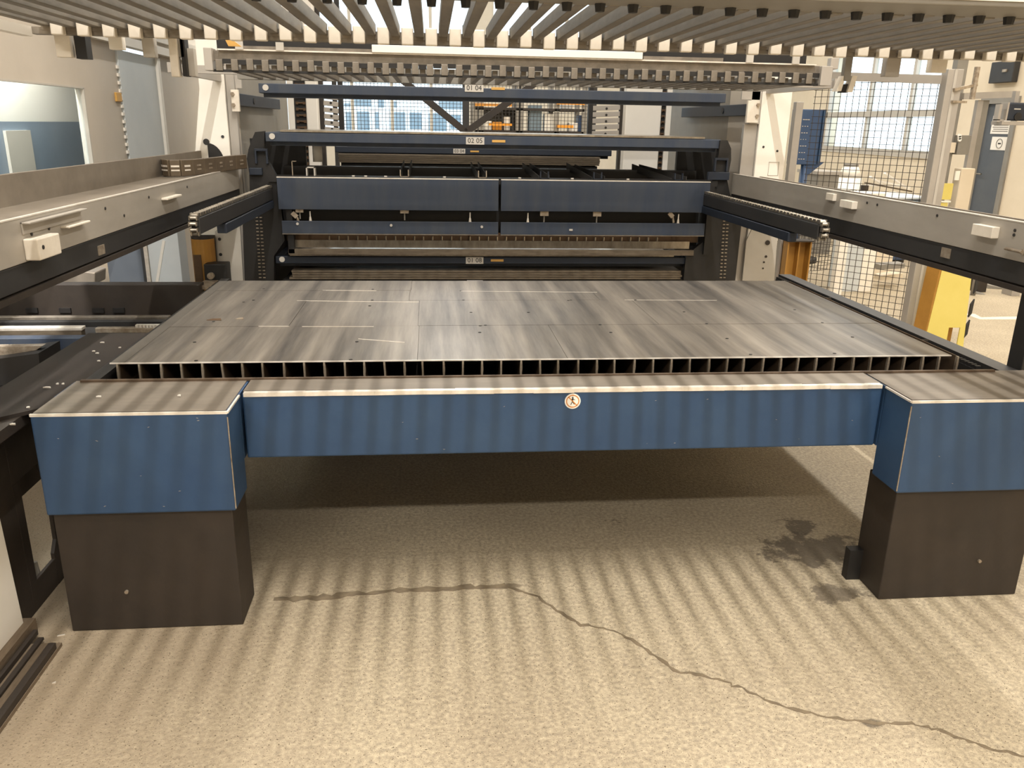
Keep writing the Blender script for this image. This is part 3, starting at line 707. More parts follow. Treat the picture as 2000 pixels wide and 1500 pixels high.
# dark lift carriages on both sides
for s in (-1, 1):
    A = (lambda px, py, y=YT-.02: P(px, py, y=y))
    if s < 0:
        out = [(487, 340), (482, 310), (485, 292), (492, 272), (498, 258), (516, 256), (516, 300), (540, 345), (552, 430), (556, 470), (535, 500), (535, 548), (478, 548), (474, 440), (488, 400)]
    else:
        out = [(1407, 274), (1421, 274), (1428, 290), (1428, 312), (1424, 335), (1420, 350), (1426, 380), (1440, 400), (1448, 440), (1436, 548), (1335, 548), (1340, 500), (1376, 470), (1384, 420), (1390, 356), (1404, 300)]
    lc = MB().prism([tuple(A(*q)) for q in out], (0, .05, 0)).make('lift_carriage', BLACK, tw)
    if s < 0: rec = ((500, 294), (520, 320))
    else: rec = ((1400, 312), (1418, 335))
    a = P(*rec[0], y=YT-.045); b = P(*rec[1], y=YT-.045)
    MB().box(a.x-.012, b.x+.012, YT-.045, YT-.02, a.z-.004, a.z+.012).box(a.x-.012, a.x, YT-.045, YT-.02, b.z, a.z).box(b.x, b.x+.012, YT-.045, YT-.02, b.z, a.z).make('box_bracket', DKBLUE, lc, .002)
    bl = ((486, 328), (512, 342)) if s < 0 else ((1384, 336), (1424, 352))
    a = P(*bl[0], y=YT-.05); b = P(*bl[1], y=YT-.05); box('lug_block', DKBLUE, lc, a.x, b.x, YT-.05, YT-.02, b.z, a.z, .003)
    mb = MB(); cx = 504 if s < 0 else 1418
    for k in range(19):
        for dx in ((-3, 5) if s < 0 else (-3, 4)):
            p = P(cx+dx+(k*.4 if s < 0 else -k*.4), 418+k*6.9, y=YT-.025); mb.box(p.x-.008, p.x+.008, YT-.028, YT-.02, p.z-.003, p.z+.003)
    stuff(mb.make('chain_pins', SLATE, lc))
    # dark inner shaft behind
    xx = xl if s < 0 else xr
    box('carriage_back', OIL, tw, xx-s*.03, xx-s*.42, YT+.50, YT+.54, .3, 1.44)
# white plate with holes next to the left carriage, and its twin on the right
lp_ = MB().prism([tuple(P(a, b, y=YT-.01)) for a, b in ((420, 452), (436, 438), (468, 438), (470, 466), (475, 548), (440, 548), (424, 520))], (0, .02, 0)).make('hole_plate', LGREY, tw)
for px, py in ((423, 467), (425, 497)):
    p = P(px+6, py, y=YT-.01); MB().cyl((p.x, YT-.01, p.z), (p.x, YT-.014, p.z), .011, 10).make('bolt_hole', BLACK, lp_)
rp_ = MB().prism([tuple(P(a, b, y=YT-.01)) for a, b in ((1474, 437), (1520, 442), (1512, 548), (1450, 548), (1458, 470))], (0, .02, 0)).make('hole_plate', LGREY, tw)
for px, py, r in ((1499, 474, .018), (1496, 501, .009), (1492, 512, .007), (1490, 524, .006)):
    p = P(px, py, y=YT-.01); MB().cyl((p.x, YT-.01, p.z), (p.x, YT-.014, p.z), r, 12).make('bolt_hole', BROWNST, rp_)

# ------------------------------------------------------------------ pallets stored in the tower
def cassette(label, x0, x1, y, z0, z1, body, code=None, cx=None, m=DKBLUE, depth=.75, caps=True, top=True, zl=None, sc=1.0):
    t = thing('storage_pallet', label, 'pallet', ((x0+x1)/2, y, z0), 'blue storage pallets in the tower')
    box('front_beam', m, t, x0, x1, y, y+.05, z0, z1, .004)
    box('lower_lip', m, t, x0+.02, x1-.02, y+.05, y+.09, z0-.025, z0+.02)
    for xx in (x0, x1-.05): box('side_beam', m, t, xx, xx+.05, y+.05, y+depth, z0, z1)
    box('rear_beam', m, t, x0+.05, x1-.05, y+depth-.05, y+depth, z0, z1)
    if top: box('top_sheet', body, t, x0+.10, x1-.12, y-.004, y+depth, z1+.004, z1+.016)
    if caps:
        for xx in (x0+.045,): MB().cyl((xx, y+.002, (z0+z1)/2+.004), (xx, y-.006, (z0+z1)/2+.004), .019, 18).make('end_cap', LABEL, t)
    if code:
        z = (z0+z1)/2 if zl is None else zl
        pl = box('number_plate', LABEL, t, cx-.062*sc, cx+.062*sc, y-.005, y-.001, z-.024*sc, z+.024*sc)
        text('number', code, .045*sc, INK, pl, (cx, y-.0056, z))
        box('amber_strip', LABY, t, cx+.115*sc, cx+.205*sc, y-.004, y-.001, z-.008*sc, z+.008*sc)
    return t
def AB(pa, pb, y):
    a = P(*pa, y=y); b = P(*pb, y=y); return a.x, b.x
lx = lambda px, y: P(px, 300, y=y).x
cassette('topmost blue storage pallet, numbered 01 04, right under the rear rake', -1.53, 1.60, 3.0, 1.735, 1.795, TINE2, '01 04', P(926, 172, y=3.0).x, BLUEGREY, top=False, zl=P(926, 172, y=3.0).z)
cassette('blue storage pallet numbered 02 05 crossing below the bright back window', -1.51, 1.595, 3.0, 1.432, 1.492, STEELB, '02 05', P(928, 275, y=3.0).x, BLUEGREY, zl=P(928, 275, y=3.0).z)
cassette('small far blue pallet numbered 03 04 behind the suction frame', P(655, 295, y=4.3).x, P(1195, 295, y=4.3).x, 4.3, 1.325, 1.372, STEELB, '03 04', P(897, 294, y=4.3).x, DKBLUE, depth=.8, caps=False, sc=.8)
cassette('lowest visible blue pallet, numbered 01 08, just above the cutting table', -1.50, 1.44, 3.0, .622, .672, STEELB, '01 08', P(927, 508, y=3.0).x, DKBLUE)
# sheet stack below the far pallet
ss = thing('sheet_stack', 'tan stack of sheet edges lying under the small far pallet', 'sheet stack', (0, 4.3, 1.2))
a = P(660, 304, y=4.2); b = P(1172, 324, y=4.2)
for k in range(5): box('sheet', TAN, ss, a.x+random.uniform(0, .01), b.x-random.uniform(0, .01), 4.2, 5.0, b.z+.014*k+(a.z-b.z-.07)*0, b.z+.014*k+.0125)
box('support', BLACK, ss, a.x+.02, b.x-.02, 4.22, 5.0, b.z-.05, b.z-.006)
ss = thing('sheet_stack', 'brown sheet stack at the bottom of the tower just behind the metal sheet', 'sheet stack', (0, 3.0, .5))
for k in range(4):
    box('sheet', TAN, ss, -1.42+.03*random.random(), 1.38+.02*random.random(), 3.0, 4.4, .512+.016*k, .512+.016*k+.013)
box('carrier', BLACK, ss, -1.46, 1.42, 3.02, 4.4, .30, .508)

# ------------------------------------------------------------------ suction frame between the pallets
su = thing('suction_frame', 'dark suction lifting frame with two long blue cover panels and toothed comb', 'lifting frame', (.05, 3.0, .7))
ys = 2.93
a = P(540, 348, y=ys); b = P(974, 352, y=ys); c = P(979, 353, y=ys); d = P(1388, 358, y=ys)
zt, zb = 1.205, .998
for xx0, xx1 in ((a.x, b.x), (c.x, d.x)):
    cv = box('cover_panel', BLUEGREY, su, xx0, xx1, ys, ys+.012, zb, zt, .002)
    box('cover_edge', WORN, cv, xx0, xx1, ys-.001, ys+.02, zt, zt+.006)
a2 = P(550, 434, y=ys); b2 = P(973, 440, y=ys); c2_ = P(978, 440, y=ys); d2 = P(1377, 440, y=ys)
for xx0, xx1 in ((a2.x, b2.x), (c2_.x, d2.x)):
    lpn = box('lower_panel', BLUEGREY, su, xx0, xx1, ys, ys+.012, .838, .922, .002)
    box('panel_edge', TINE2, lpn, xx0, xx1, ys-.002, ys+.014, .832, .838)
mb = MB()
for px, py in ((581, 437), (764, 440), (941, 443)):
    p = P(px, py, y=ys); mb.cyl((p.x, ys, p.z), (p.x, ys-.006, p.z), .009, 12)
p = P(1115, 449, y=ys); mb.box(p.x-.012, p.x+.012, ys-.004, ys, p.z-.006, p.z+.006)
mb.make('button', LABEL, su)
box('core', BLACK, su, a.x+.03, d.x-.03, ys+.16, ys+.24, .72, 1.19)
box('top_frame', BLACK, su, a.x-.06, d.x+.06, ys+.03, ys+.15, 1.175, 1.215)
box('top_frame', BLACK, su, a.x-.02, d.x+.02, ys+.40, ys+.50, 1.20, 1.262)
box('toothed_comb', RUST, su, a2.x+.01, d2.x-.01, ys+.10, ys+.12, .775, .835)
box('stainless_strip', STEELB, su, a2.x+.06, d2.x-.08, ys+.07, ys+.075, .733, .785)
mb = MB()
xx = a2.x+.3
while xx < d2.x-.3:
    mb.cyl((xx, ys+.085, .775), (xx, ys+.085, .812), .007, 6); xx += random.choice((.062, .064, .066))
stuff(mb.make('pin_row', STEELB, su))
box('bottom_strip', TAN, su, -1.40, 1.45, ys+.02, ys+.06, .692, .728)
# fittings in the gap
for px, py, w, h, m in ((585, 410, 16, 8, SLATE), (790, 413, 18, 6, SLATE), (1063, 417, 18, 8, SLATE), (1166, 418, 18, 8, SLATE)):
    p = P(px, py, y=ys+.02); f = box('valve_block', m, su, p.x-w*.0016, p.x+w*.0016, ys+.01, ys+.04, p.z-h*.002, p.z+h*.002)
    MB().cyl((p.x, ys+.025, p.z), (p.x, ys+.025, p.z-.06), .005, 8).make('valve_stem', GREYPL, f)
for px in (606, 918, 1031, 1325):
    p = P(px, 425, y=ys+.02)
    MB().cyl((p.x, ys+.02, .92), (p.x, ys+.02, .985), .0045, 8).cyl((p.x, ys+.02, .918), (p.x, ys+.02, .948), .010, 8, .006).make('air_nozzle', WORN, su)
for px in (571, 1306):
    p = P(px, 418, y=ys+.02); MB().bar((p.x, ys+.02, p.z+.01), (p.x+.03, ys+.02, p.z-.02), .02, .03).cyl((p.x+.03, ys+.02, p.z-.02), (p.x+.04, ys+.02, p.z-.06), .008, 8).make('elbow_fitting', SLATE, su)
# fins and clips above the covers
for tip, foot, y1 in (((788, 313), (780, 338), 0), ((803, 313), (796, 338), 0), ((919, 316), (934, 342), 0), ((933, 316), (949, 340), 0), ((1020, 318), (1052, 344), 0), ((1034, 319), (1072, 342), 0), ((1106, 318), (1155, 346), 0), ((1122, 321), (1180, 344), 0), ((1234, 320), (1310, 348), 0), ((1248, 321), (1340, 345), 0)):
    t_ = P(*tip, y=ys+.45); f = P(*foot, y=ys+.10)
    MB().prism([tuple(t_), (t_.x+.002, ys+.45, 1.25), (f.x, ys+.10, 1.19), tuple(f)], (.006, 0, 0)).make('fin', BLACKRAIL, su)
for px in (790, 942, 1063, 1167, 1325):
    p = P(px, 342, y=ys+.08)
    MB().box(p.x-.030, p.x-.024, ys+.06, ys+.09, 1.215, 1.262).box(p.x+.024, p.x+.030, ys+.06, ys+.09, 1.215, 1.262).box(p.x-.030, p.x+.030, ys+.06, ys+.09, 1.212, 1.218).make('clip', SLATE if px < 1000 else DKBLUE, su)
for px in (690, 714, 753, 868, 1015, 1118, 1227):
    p = P(px, 340, y=ys+.05); MB().cyl((p.x, ys+.05, 1.213), (p.x, ys+.05, 1.222), .011, 10).make('cap_screw', WORN, su)
# post and clamp at the left
p = P(620, 300, y=3.35); cyl('cylinder_post', WHITE, su, (p.x, 3.35, P(620, 316, y=3.35).z), (p.x, 3.35, 1.43), .034, 16)
a = P(598, 326, y=ys+.08); b = P(616, 340, y=ys+.08); MB().box(a.x, b.x, ys+.06, ys+.12, a.z-.006, a.z).box(a.x, a.x+.007, ys+.06, ys+.12, b.z-.02, a.z).box(b.x-.007, b.x, ys+.06, ys+.12, b.z-.02, a.z).make('clamp_box', LGREY, su)
a = P(570, 314, y=ys+.08); MB().box(a.x, a.x+.004, ys+.06, ys+.08, 1.215, a.z).box(a.x, a.x+.03, ys+.06, ys+.08, a.z-.004, a.z).make('wire_hook', SLATE, su)
for q in (a.x-.03, d.x+.02): box('end_arm', BLACK, su, q-.02, q+.02, ys+.02, ys+.2, .70, 1.20)

# ------------------------------------------------------------------ chain conveyors inside the rails
for s, lb in ((-1, 'dark chain conveyor arm along the inner side of left loading rail'), (1, 'dark chain conveyor arm along the inner side of right loading rail')):
    x = 1.5*s; y0, y1 = (1.12, 2.95)
    zt = 1.155 if s < 0 else 1.145
    t = thing('chain_conveyor', lb, 'conveyor', (x, y1, zt), 'chain conveyor arms')
    box('arm', BLACKRAIL, t, x-.02, x+.02, y0+.03, y1, zt-.095, zt-.02, .004)
    box('lower_arm', DKBLUE, t, x-.025, x+.025, y0+(.35 if s > 0 else .5), y1, zt-.15, zt-.10, .004)
    mb = MB(); y = y0+.03; k = 0
    while y < y1:
        mb.cyl((x-.014, y, zt-.008), (x+.014, y, zt-.008), .008, 6)
        if k % 2 == 0: mb.box(x-.018, x-.013, y-.003, y+.026, zt-.016, zt); mb.box(x+.013, x+.018, y-.003, y+.026, zt-.016, zt)
        y += .0225; k += 1
    stuff(mb.make('roller_chain', CHAINM, t))
    for k in range(5):
        ang = math.pi/2+k*math.pi/4.5; c = (y0+.035+.042*math.cos(ang), zt-.05+.042*math.sin(ang))
        MB().cyl((x-.014, c[0], c[1]), (x+.014, c[0], c[1]), .009, 8).box(x-.019, x-.014, c[0]-.012, c[0]+.012, c[1]-.010, c[1]+.010).box(x+.014, x+.019, c[0]-.012, c[0]+.012, c[1]-.010, c[1]+.010).make('chain_link', CHAINM, t, smooth=False)
    cyl('sprocket', BLACK, t, (x-.012, y0+.04, zt-.05), (x+.012, y0+.04, zt-.05), .035, 16)

# ================================================================== LEFT SIDE: LASER MACHINE HOUSING
XH = -2.6
REFLB = mat('slate_blue_reflection', (112, 126, 142), (132, 144, 156), rough=.4, scale=3)  # colour of the lower half of the window's reflection
h = thing('machine_housing', 'long beige laser machine housing wall with a blue reflecting window at left', 'machine', (XH, 2.6, 0))
ys0 = P(236, 200, x=XH).y
wy_1 = P(171, 240, x=XH).y; wz_t = 1.740; wz_b = 1.20
mb = MB(); mb.box(XH-.05, XH, -3, wy_1, wz_t, 2.6).box(XH-.05, XH, -3, wy_1, 1.06, wz_b).box(XH-.05, XH, wy_1, ys0, 1.06, 2.6); mb.make('front_panel', HOUSE, h)
MB().box(XH-.03, XH+.004, -3, wy_1+.01, wz_t-.004, wz_t+.006).box(XH-.03, XH+.004, wy_1-.005, wy_1+.01, wz_b, wz_t).make('window_trim', LGREY, h)
box('window_pane', GLASS, h, XH-.022, XH-.016, -3, wy_1, wz_b, wz_t)
zm = P(100, 239, x=XH).z
box('upper_reflection', WHITE, h, XH-.30, XH-.28, -3, wy_1+1.5, zm, wz_t+.3)  # white panel added behind the glass as the upper part of its reflection
box('lower_reflection', REFLB, h, XH-.30, XH-.28, -3, wy_1+1.5, wz_b-.3, zm)  # blue panel added below it, painted as the lower part of the reflection
p = P(14, 290, x=XH-.27); q = P(62, 290, x=XH-.27); box('inner_post', HOUSE, h, XH-.279, XH-.262, p.y, q.y, wz_b-.2, zm-.05)
mb = MB()
for k in range(12):
    z = 1.32+k*.052; mb.box(XH, XH+.012, ys0-.015, ys0+.015, z, z+.022)
stuff(mb.make('hinge_knuckles', WHITE, h))
p = P(234, 190, x=XH); box('amber_switch', LABY, h, XH, XH+.015, p.y-.10, p.y, p.z-.03, p.z+.03, .003)
ya = P(305, 200, x=XH).y+.05; yb_ = P(392, 200, x=XH).y
box('pale_panel', PALEB, h, XH-.02, XH+.01, ys0+.02, ya, .9, 2.02, .004)
box('corner_trim', WHITE, h, XH-.01, XH+.03, ya, ya+.06, 0, 2.02)
box('grey_panel', HOUSE, h, XH-.05, XH, ya+.06, yb_+.4, 0, 2.10)
box('inner_back', BLACK, h, XH-1.6, XH-1.55, -3, yb_, 0, 2.6); box('stand_post', BROWNST, h, XH-.05, XH, 3.9, 3.98, 0, 1.06)
MB().box(XH-.02, XH+.05, ys0-.9, yb_+.4, 2.05, 2.11).box(XH-.02, XH+.05, ys0-.9, yb_+.4, 2.14, 2.2).box(XH-.05, XH, ys0, yb_+.4, 2.11, 2.6).make('top_rail', WHITE, h)
# ------------------------------------------------------------------ LEFT SIDE, BELOW THE RAIL
lm = thing('transfer_machine', 'low dark machine with long horizontal beams behind the left loading rail', 'machine', (-2.6, 2.2, 0))
yq = 2.1
def xspan(m, name, pa, pb, z_top_px, z_bot_px, y, d, bevel=.003):
    a = P(pa, z_top_px, y=y); b = P(pb, z_bot_px, y=y)
    return box(name, m, lm, a.x, b.x, y, y+d, b.z, a.z, bevel)
MB().box(-3.4, -1.9, 2.55, 2.65, .30, .56).make('cross_girder', BROWNST, lm, .004)
for px in (60, 125, 190, 230):
    a = P(px-10, 602, y=2.54); MB().box(a.x, a.x+.07, 2.535, 2.55, a.z-.03, a.z).make('girder_slot', BLACK, lm)
xspan(TINE2, 'guide_bar', -40, 330, 620, 627, 2.3, .05)
xspan(BLACKRAIL, 'toothed_bar', -40, 330, 629, 638, 2.2, .05)
lab(xspan(TAN, 'timber_bar', -40, 160, 646, 659, yq, .06), 'tan bar with bright top')
lab(xspan(WORN, 'bright_bar', -40, 160, 641, 646, yq+.0, .06), 'bright top strip')
xspan(SLATE, 'round_bar', 185, 312, 641, 650, 2.0, .04)
mb = MB()
for k in range(7):
    p = P(264+k*6.5, 637, y=2.0); mb.box(p.x, p.x+.022, 2.0, 2.03, p.z-.01, p.z+.006)
stuff(mb.make('rack_teeth', WORN, lm))
xspan(BLUEGREY, 'blue_beam', -40, 200, 662, 690, 1.9, .08)
MB().box(-3.4, -1.95, 1.2, 2.9, .0, .22).make('base', BROWNST, lm)
MB().prism([tuple(P(a, b, y=1.5)) for a, b in ((-30, 697), (-30, 678), (82, 676), (70, 684), (20, 692))], (0, .05, 0)).make('curved_tray', SLATE, lm)
MB().prism([tuple(P(a, b, y=1.42)) for a, b in ((-30, 705), (75, 690), (78, 720), (60, 740), (-30, 760))], (0, .25, 0)).make('tray_body', BLACK, lm)
MB().prism([tuple(P(a, b, y=2.9)) for a, b in ((60, 580), (100, 572), (140, 565), (185, 556), (186, 532), (150, 528), (60, 540))], (0, .2, 0)).make('chute', TROUGH, lm, .01)
# panels behind the left rail
pn = thing('control_cabinet', 'dark grey cabinet behind the left rail with pale blue door panel', 'cabinet', (-2.3, 3.6, 0))
a = P(205, 480, y=3.6); b = P(285, 575, y=3.6); box('dark_side', DOORM, pn, a.x, b.x, 3.6, 3.8, 0, 1.0)
a = P(287, 470, y=3.58); b = P(359, 575, y=3.58); dp = box('pale_door', PALEB, pn, a.x, b.x, 3.58, 3.78, 0, 1.02, .004)
bar('crease', WHITE, dp, P(320, 470, y=3.575), P(303, 574, y=3.575), .02, .006, up=(0, 1, 0))
box('door_edge', WORN, pn, a.x-.03, a.x-.004, 3.57, 3.6, 0, .86)
# ochre tube guard with motor
yg = thing('yellow_guard', 'ochre half round guard with dark motor at the far left table corner', 'guard', (-1.98, 2.95, 0))
c = P(395, 460, y=2.95); mb = MB(); n = 10; r = .075
for k in range(n):
    t0, t1 = math.pi*k/n, math.pi*(k+1)/n
    a = Vector((c.x-r*math.cos(t0), 2.95-r*math.sin(t0), 0)); b = Vector((c.x-r*math.cos(t1), 2.95-r*math.sin(t1), 0))
    mb.quadbox([a, b, b*1+Vector((0, .004, 0)), a+Vector((0, .004, 0)), a+Vector((0, 0, .80)), b+Vector((0, 0, .80)), b+Vector((0, .004, .80)), a+Vector((0, .004, .80))])
mb.make('guard_shell', ORY, yg); box('guard_back', BROWNST, yg, c.x-.078, c.x+.078, 2.955, 2.975, 0, .82)
box('patch_plate', RUST, yg, c.x-.05, c.x+.0, 2.868, 2.874, .52, .70)
a = P(398, 525, y=2.8); b = P(444, 556, y=2.8); mo = box('motor', BLACK, yg, a.x, b.x, 2.80, 2.93, b.z-.1, a.z+.03, .006)
c = P(413, 538, y=2.8); MB().cyl((c.x, 2.80, c.z), (c.x, 2.77, c.z), .022, 14).make('shaft', SLATE, mo)
a = P(392, 556, y=2.7); box('pipe', SLATE, yg, a.x, a.x+.09, 2.6, 2.8, a.z-.012, a.z+.012)

# ------------------------------------------------------------------ LEFT FOREGROUND FRAME
lf = thing('side_frame', 'dark slotted steel frame standing left of the front left plinth', 'frame', (-1.78, -.2, 0))
xf = -1.74
Q = lambda px, py, x=xf: P(px, py, x=x)
out = [(xf, -.62, .69), (xf, -.05, .69), (xf, -.05, .50), (xf, -.09, .40), (xf, -.12, .16), (xf, -.05, .10), (xf, -.05, 0), (xf, -.62, 0)]
# plate with an open slot, built as strips round the slot
MB().box(xf-.012, xf, -.95, -.28, 0, .69).box(xf-.012, xf, -.28, -.10, 0, .10).box(xf-.012, xf, -.28, -.04, .46, .69).box(xf-.012, xf, -.28, -.235, .10, .46).make('slotted_plate', BROWNST, lf, .002)
MB().prism([(xf-.012, -.10, .46), (xf-.012, -.04, .46), (xf-.012, -.04, 0), (xf-.012, -.10, 0), (xf-.012, -.10, .12), (xf-.012, -.07, .16), (xf-.012, -.065, .36)], (.012, 0, 0)).make('rear_strip', BROWNST, lf)
box('inner_rib', BLACK, lf, xf-.055, xf-.02, -.30, -.26, 0, .655)
MB().cyl((xf-.02, -.19, .0), (xf-.02, -.19, .14), .018, 10, .006).make('cone_peg', GREYPL, lf)
box('top_bracket', BROWNST, lf, xf-.10, xf+.06, -.95, -.10, .655, .69)
wp = thing('white_panel', 'white sheet metal panel leaning at lower left edge before the dark frame', 'panel', (-1.72, -.75, .03))
MB().quadbox([(-1.735, -1.35, .055), (-1.715, -1.35, .055), (-1.715, -.405, .045), (-1.735, -.405, .045), (-1.735, -1.35, .62), (-1.715, -1.35, .62), (-1.715, -.43, .585), (-1.735, -.43, .585)]).make('face', WHITE, wp, .002)
box('base_rail', DUSTW, wp, -1.76, -1.69, -1.4, -.38, 0, .046)
tr_ = thing('floor_track', 'grooved brown rail track lying on the floor at lower left edge', 'rail', (-1.64, -.9, 0))
box('base_strip', DUSTW, tr_, -1.685, -1.578, -1.6, -.47, .001, .012)
for a, b, z, e in ((-1.682, -1.668, .030, -.42), (-1.655, -1.638, .022, -.45), (-1.602, -1.580, .034, -.50)): box('track_rib', BROWNST, tr_, a, b, -1.6, e, .012, z, .002)
# bits on the floor
for k, (px, py, lb) in enumerate(((119, 1242, 'tiny bright sliver on the floor before the left plinth'), (106, 1334, 'tiny bright grain on the floor beside the brown track'))):
    p = P(px, py, z=0); o = MB().prism([(p.x-.010, p.y-.003, 0), (p.x+.011, p.y+.003, 0), (p.x+.010, p.y+.006, 0), (p.x-.009, p.y+.001, 0)] if k == 0 else [(p.x-.005, p.y-.003, 0), (p.x+.005, p.y-.002, 0), (p.x+.003, p.y+.005, 0)], (0, 0, .003)).make('metal_sliver', WORN); tag(o, lb, 'scrap')

# ================================================================== RIGHT SIDE: FENCES, POSTS, CABINETS
def wires(name, a, b, z0, z1, pitch, r, parent, skip=None):
    """square wire mesh between ground points a and b"""
    a = Vector(a); b = Vector(b); L = (b-a).length; d = (b-a)/L; mb = MB()
    n = int(L/pitch)
    for k in range(n+1):
        p = a+d*(k*pitch); mb.bar((p.x, p.y, z0), (p.x, p.y, z1), r, r)
    z = z0
    while z <= z1+1e-4:
        mb.bar((a.x, a.y, z), (b.x, b.y, z), r, r); z += pitch
    return stuff(mb.make(name, WIRE, parent))
fa = P(1775, 640, z=0.05); FA = Vector((3.30, 3.2, 0)); FB = Vector((2.64, 3.90, 0))
mf = thing('mesh_fence', 'black square wire mesh fence with grey posts right of the tower', 'fence', (3.0, 3.5, 0))
wires('wire_mesh', FA, FB, .12, 1.93, .05, .0038, mf)
box('end_post', GALV, mf, FA.x-.035, FA.x+.085, FA.y-.06, FA.y+.02, 0, 2.0, .004)
MB().box(FA.x+.015, FA.x+.035, FA.y-.064, FA.y-.058, 0, 2.0).make('post_groove', LGREY, mf)
box('end_post', GALV, mf, FB.x-.15, FB.x-.09, FB.y-.03, FB.y+.03, 0, 1.78, .004)
bar('top_rail', GALV, mf, (FA.x, FA.y, 1.93), (FB.x-.12, FB.y, 1.98), .04, .06)
bar('bottom_rail', GALV, mf, (FA.x, FA.y, .10), (FB.x, FB.y, .10), .03, .03)
mfp = P(1637, 560, y=4.2)
box('lower_post', CREAM, mf, mfp.x-.05, mfp.x+.04, 4.2, 4.26, 0, .95, .003)
# clamp at the post head
p = P(1868, 150, y=3.12); MB().bar((FA.x+.02, FA.y-.07, 1.86), (FA.x+.22, FA.y-.02, 1.90), .03, .02).bar((FA.x+.02, FA.y-.07, 1.78), (FA.x+.16, FA.y-.02, 1.78), .03, .015).cyl((FA.x+.2, FA.y-.03, 1.80), (FA.x+.2, FA.y-.03, 2.02), .02, 10).make('post_clamp', SLATE, mf)
mf2 = thing('mesh_fence', 'dense black wire mesh panel farther back between tower and ochre post', 'fence', (2.9, 4.9, 0))
wires('wire_mesh', (2.45, 5.2, 0), (4.3, 6.0, 0), .1, .95, .05, .005, mf2)
box('end_post', GALV, mf2, 2.40, 2.46, 5.17, 5.23, 0, 1.0); box('end_post', BROWNST, mf2, 4.28, 4.34, 5.97, 6.03, 0, 1.0)
# ochre column behind the mesh
oc = thing('ochre_post', 'ochre yellow folded steel post beside the tower column on the right', 'post', (2.5, 3.75, 0))
a = P(1528, 545, y=3.75); b = P(1574, 545, y=3.75)
MB().box(a.x, a.x+.012, 3.72, 3.82, 0, .69).box(a.x, b.x, 3.81, 3.82, 0, .69).box(b.x-.10, b.x-.09, 3.74, 3.82, 0, .69).box(b.x-.012, b.x, 3.72, 3.82, 0, .69).make('channel', ORY, oc)
box('top_cap', BROWNST, oc, a.x-.005, b.x+.005, 3.70, 3.83, .69, .70)
# bright yellow bollard guard with hazard edge
yb = thing('yellow_bollard', 'bright yellow sloped corner guard with black hazard edge, right of fence', 'bollard', (3.5, 2.9, 0))
f = [P(1842, 527, y=2.9), P(1897, 541, y=2.9), P(1877, 690, y=2.9), P(1806, 668, y=2.9)]
f[2].z = 0; f[3].z = 0; f[0].z = .66; f[1].z = .62
f[3].x = f[0].x-.01; f[2].x = f[1].x-.0
xs0, xs1 = P(1808, 650, y=2.9).x, P(1884, 650, y=2.9).x
xt0, xt1 = P(1842, 527, y=2.9).x, P(1899, 527, y=2.9).x
MB().prism([(xs0, 2.9, 0), (xs0+.18, 2.9, 0), (xs0+.18, 2.9, .16), (xs0+.27, 2.9, .16), (xs0+.27, 2.9, 0), (xs1+.012, 2.9, 0), (xt1-.0, 2.9, .62), (xt1-.03, 2.9, .70), (xt0, 2.9, .70)], (0, .012, 0)).make('face_plate', YEL, yb, .002)
for z in (.08, .24, .42): MB().prism([(xs1-.0+.03*z, 2.897, z), (xs1+.022+.02*z, 2.897, z+.03), (xs1+.022+.03*z, 2.897, z+.14), (xs1+.0+.03*z, 2.897, z+.10)], (0, .016, 0)).make('hazard_stripe', INK, yb)
MB().quadbox([(xs0-.05, 3.0, 0), (xs0-.01, 2.9, 0), (xs0+.01, 2.905, 0), (xs0-.03, 3.02, 0), (xt0-.06, 3.0, .72), (xt0-.02, 2.9, .72), (xt0, 2.905, .72), (xt0-.04, 3.02, .72)]).make('side_flange', ORY, yb)
box('back_foot', ORY, yb, xs0+.16, xs0+.28, 3.0, 3.02, 0, .2)
# blue board cabinet behind the mesh
bc = thing('blue_cabinet', 'tall blue board with white print on a slim pedestal behind the mesh', 'info board', (4.2, 7.0, 0))
a = P(1556, 213, y=7); b = P(1595, 322, y=7)
box('board', CABBLUE, bc, a.x, b.x, 7.0, 7.12, b.z, a.z, .01); box('side_face', BLUE, bc, b.x, b.x+.03, 6.98, 7.15, b.z+.02, a.z)
mb = MB()
for k in range(7):
    z = a.z-.12-k*.075; w = (.09, .05, .06, .03, .07, .05, .06)[k]
    for c_ in range(3): mb.box(a.x+.09+.03*c_, a.x+.09+.03*c_+w*.28, 6.994, 6.998, z, z+.008)
stuff(mb.make('print_line', LABEL, bc))
MB().prism([(a.x+.18, 7.02, b.z-.12), (a.x+.25, 7.02, b.z-.12), (b.x+.1, 7.02, b.z+.03), (a.x+.18, 7.02, b.z+.03)], (0, .08, 0)).make('gusset', CABBLUE, bc)
cyl('pedestal', CABBLUE, bc, (a.x+.21, 7.06, 0), (a.x+.21, 7.06, b.z), .045, 14); cyl('base', BLACK, bc, (a.x+.21, 7.06, 0), (a.x+.21, 7.06, .05), .28, 20)
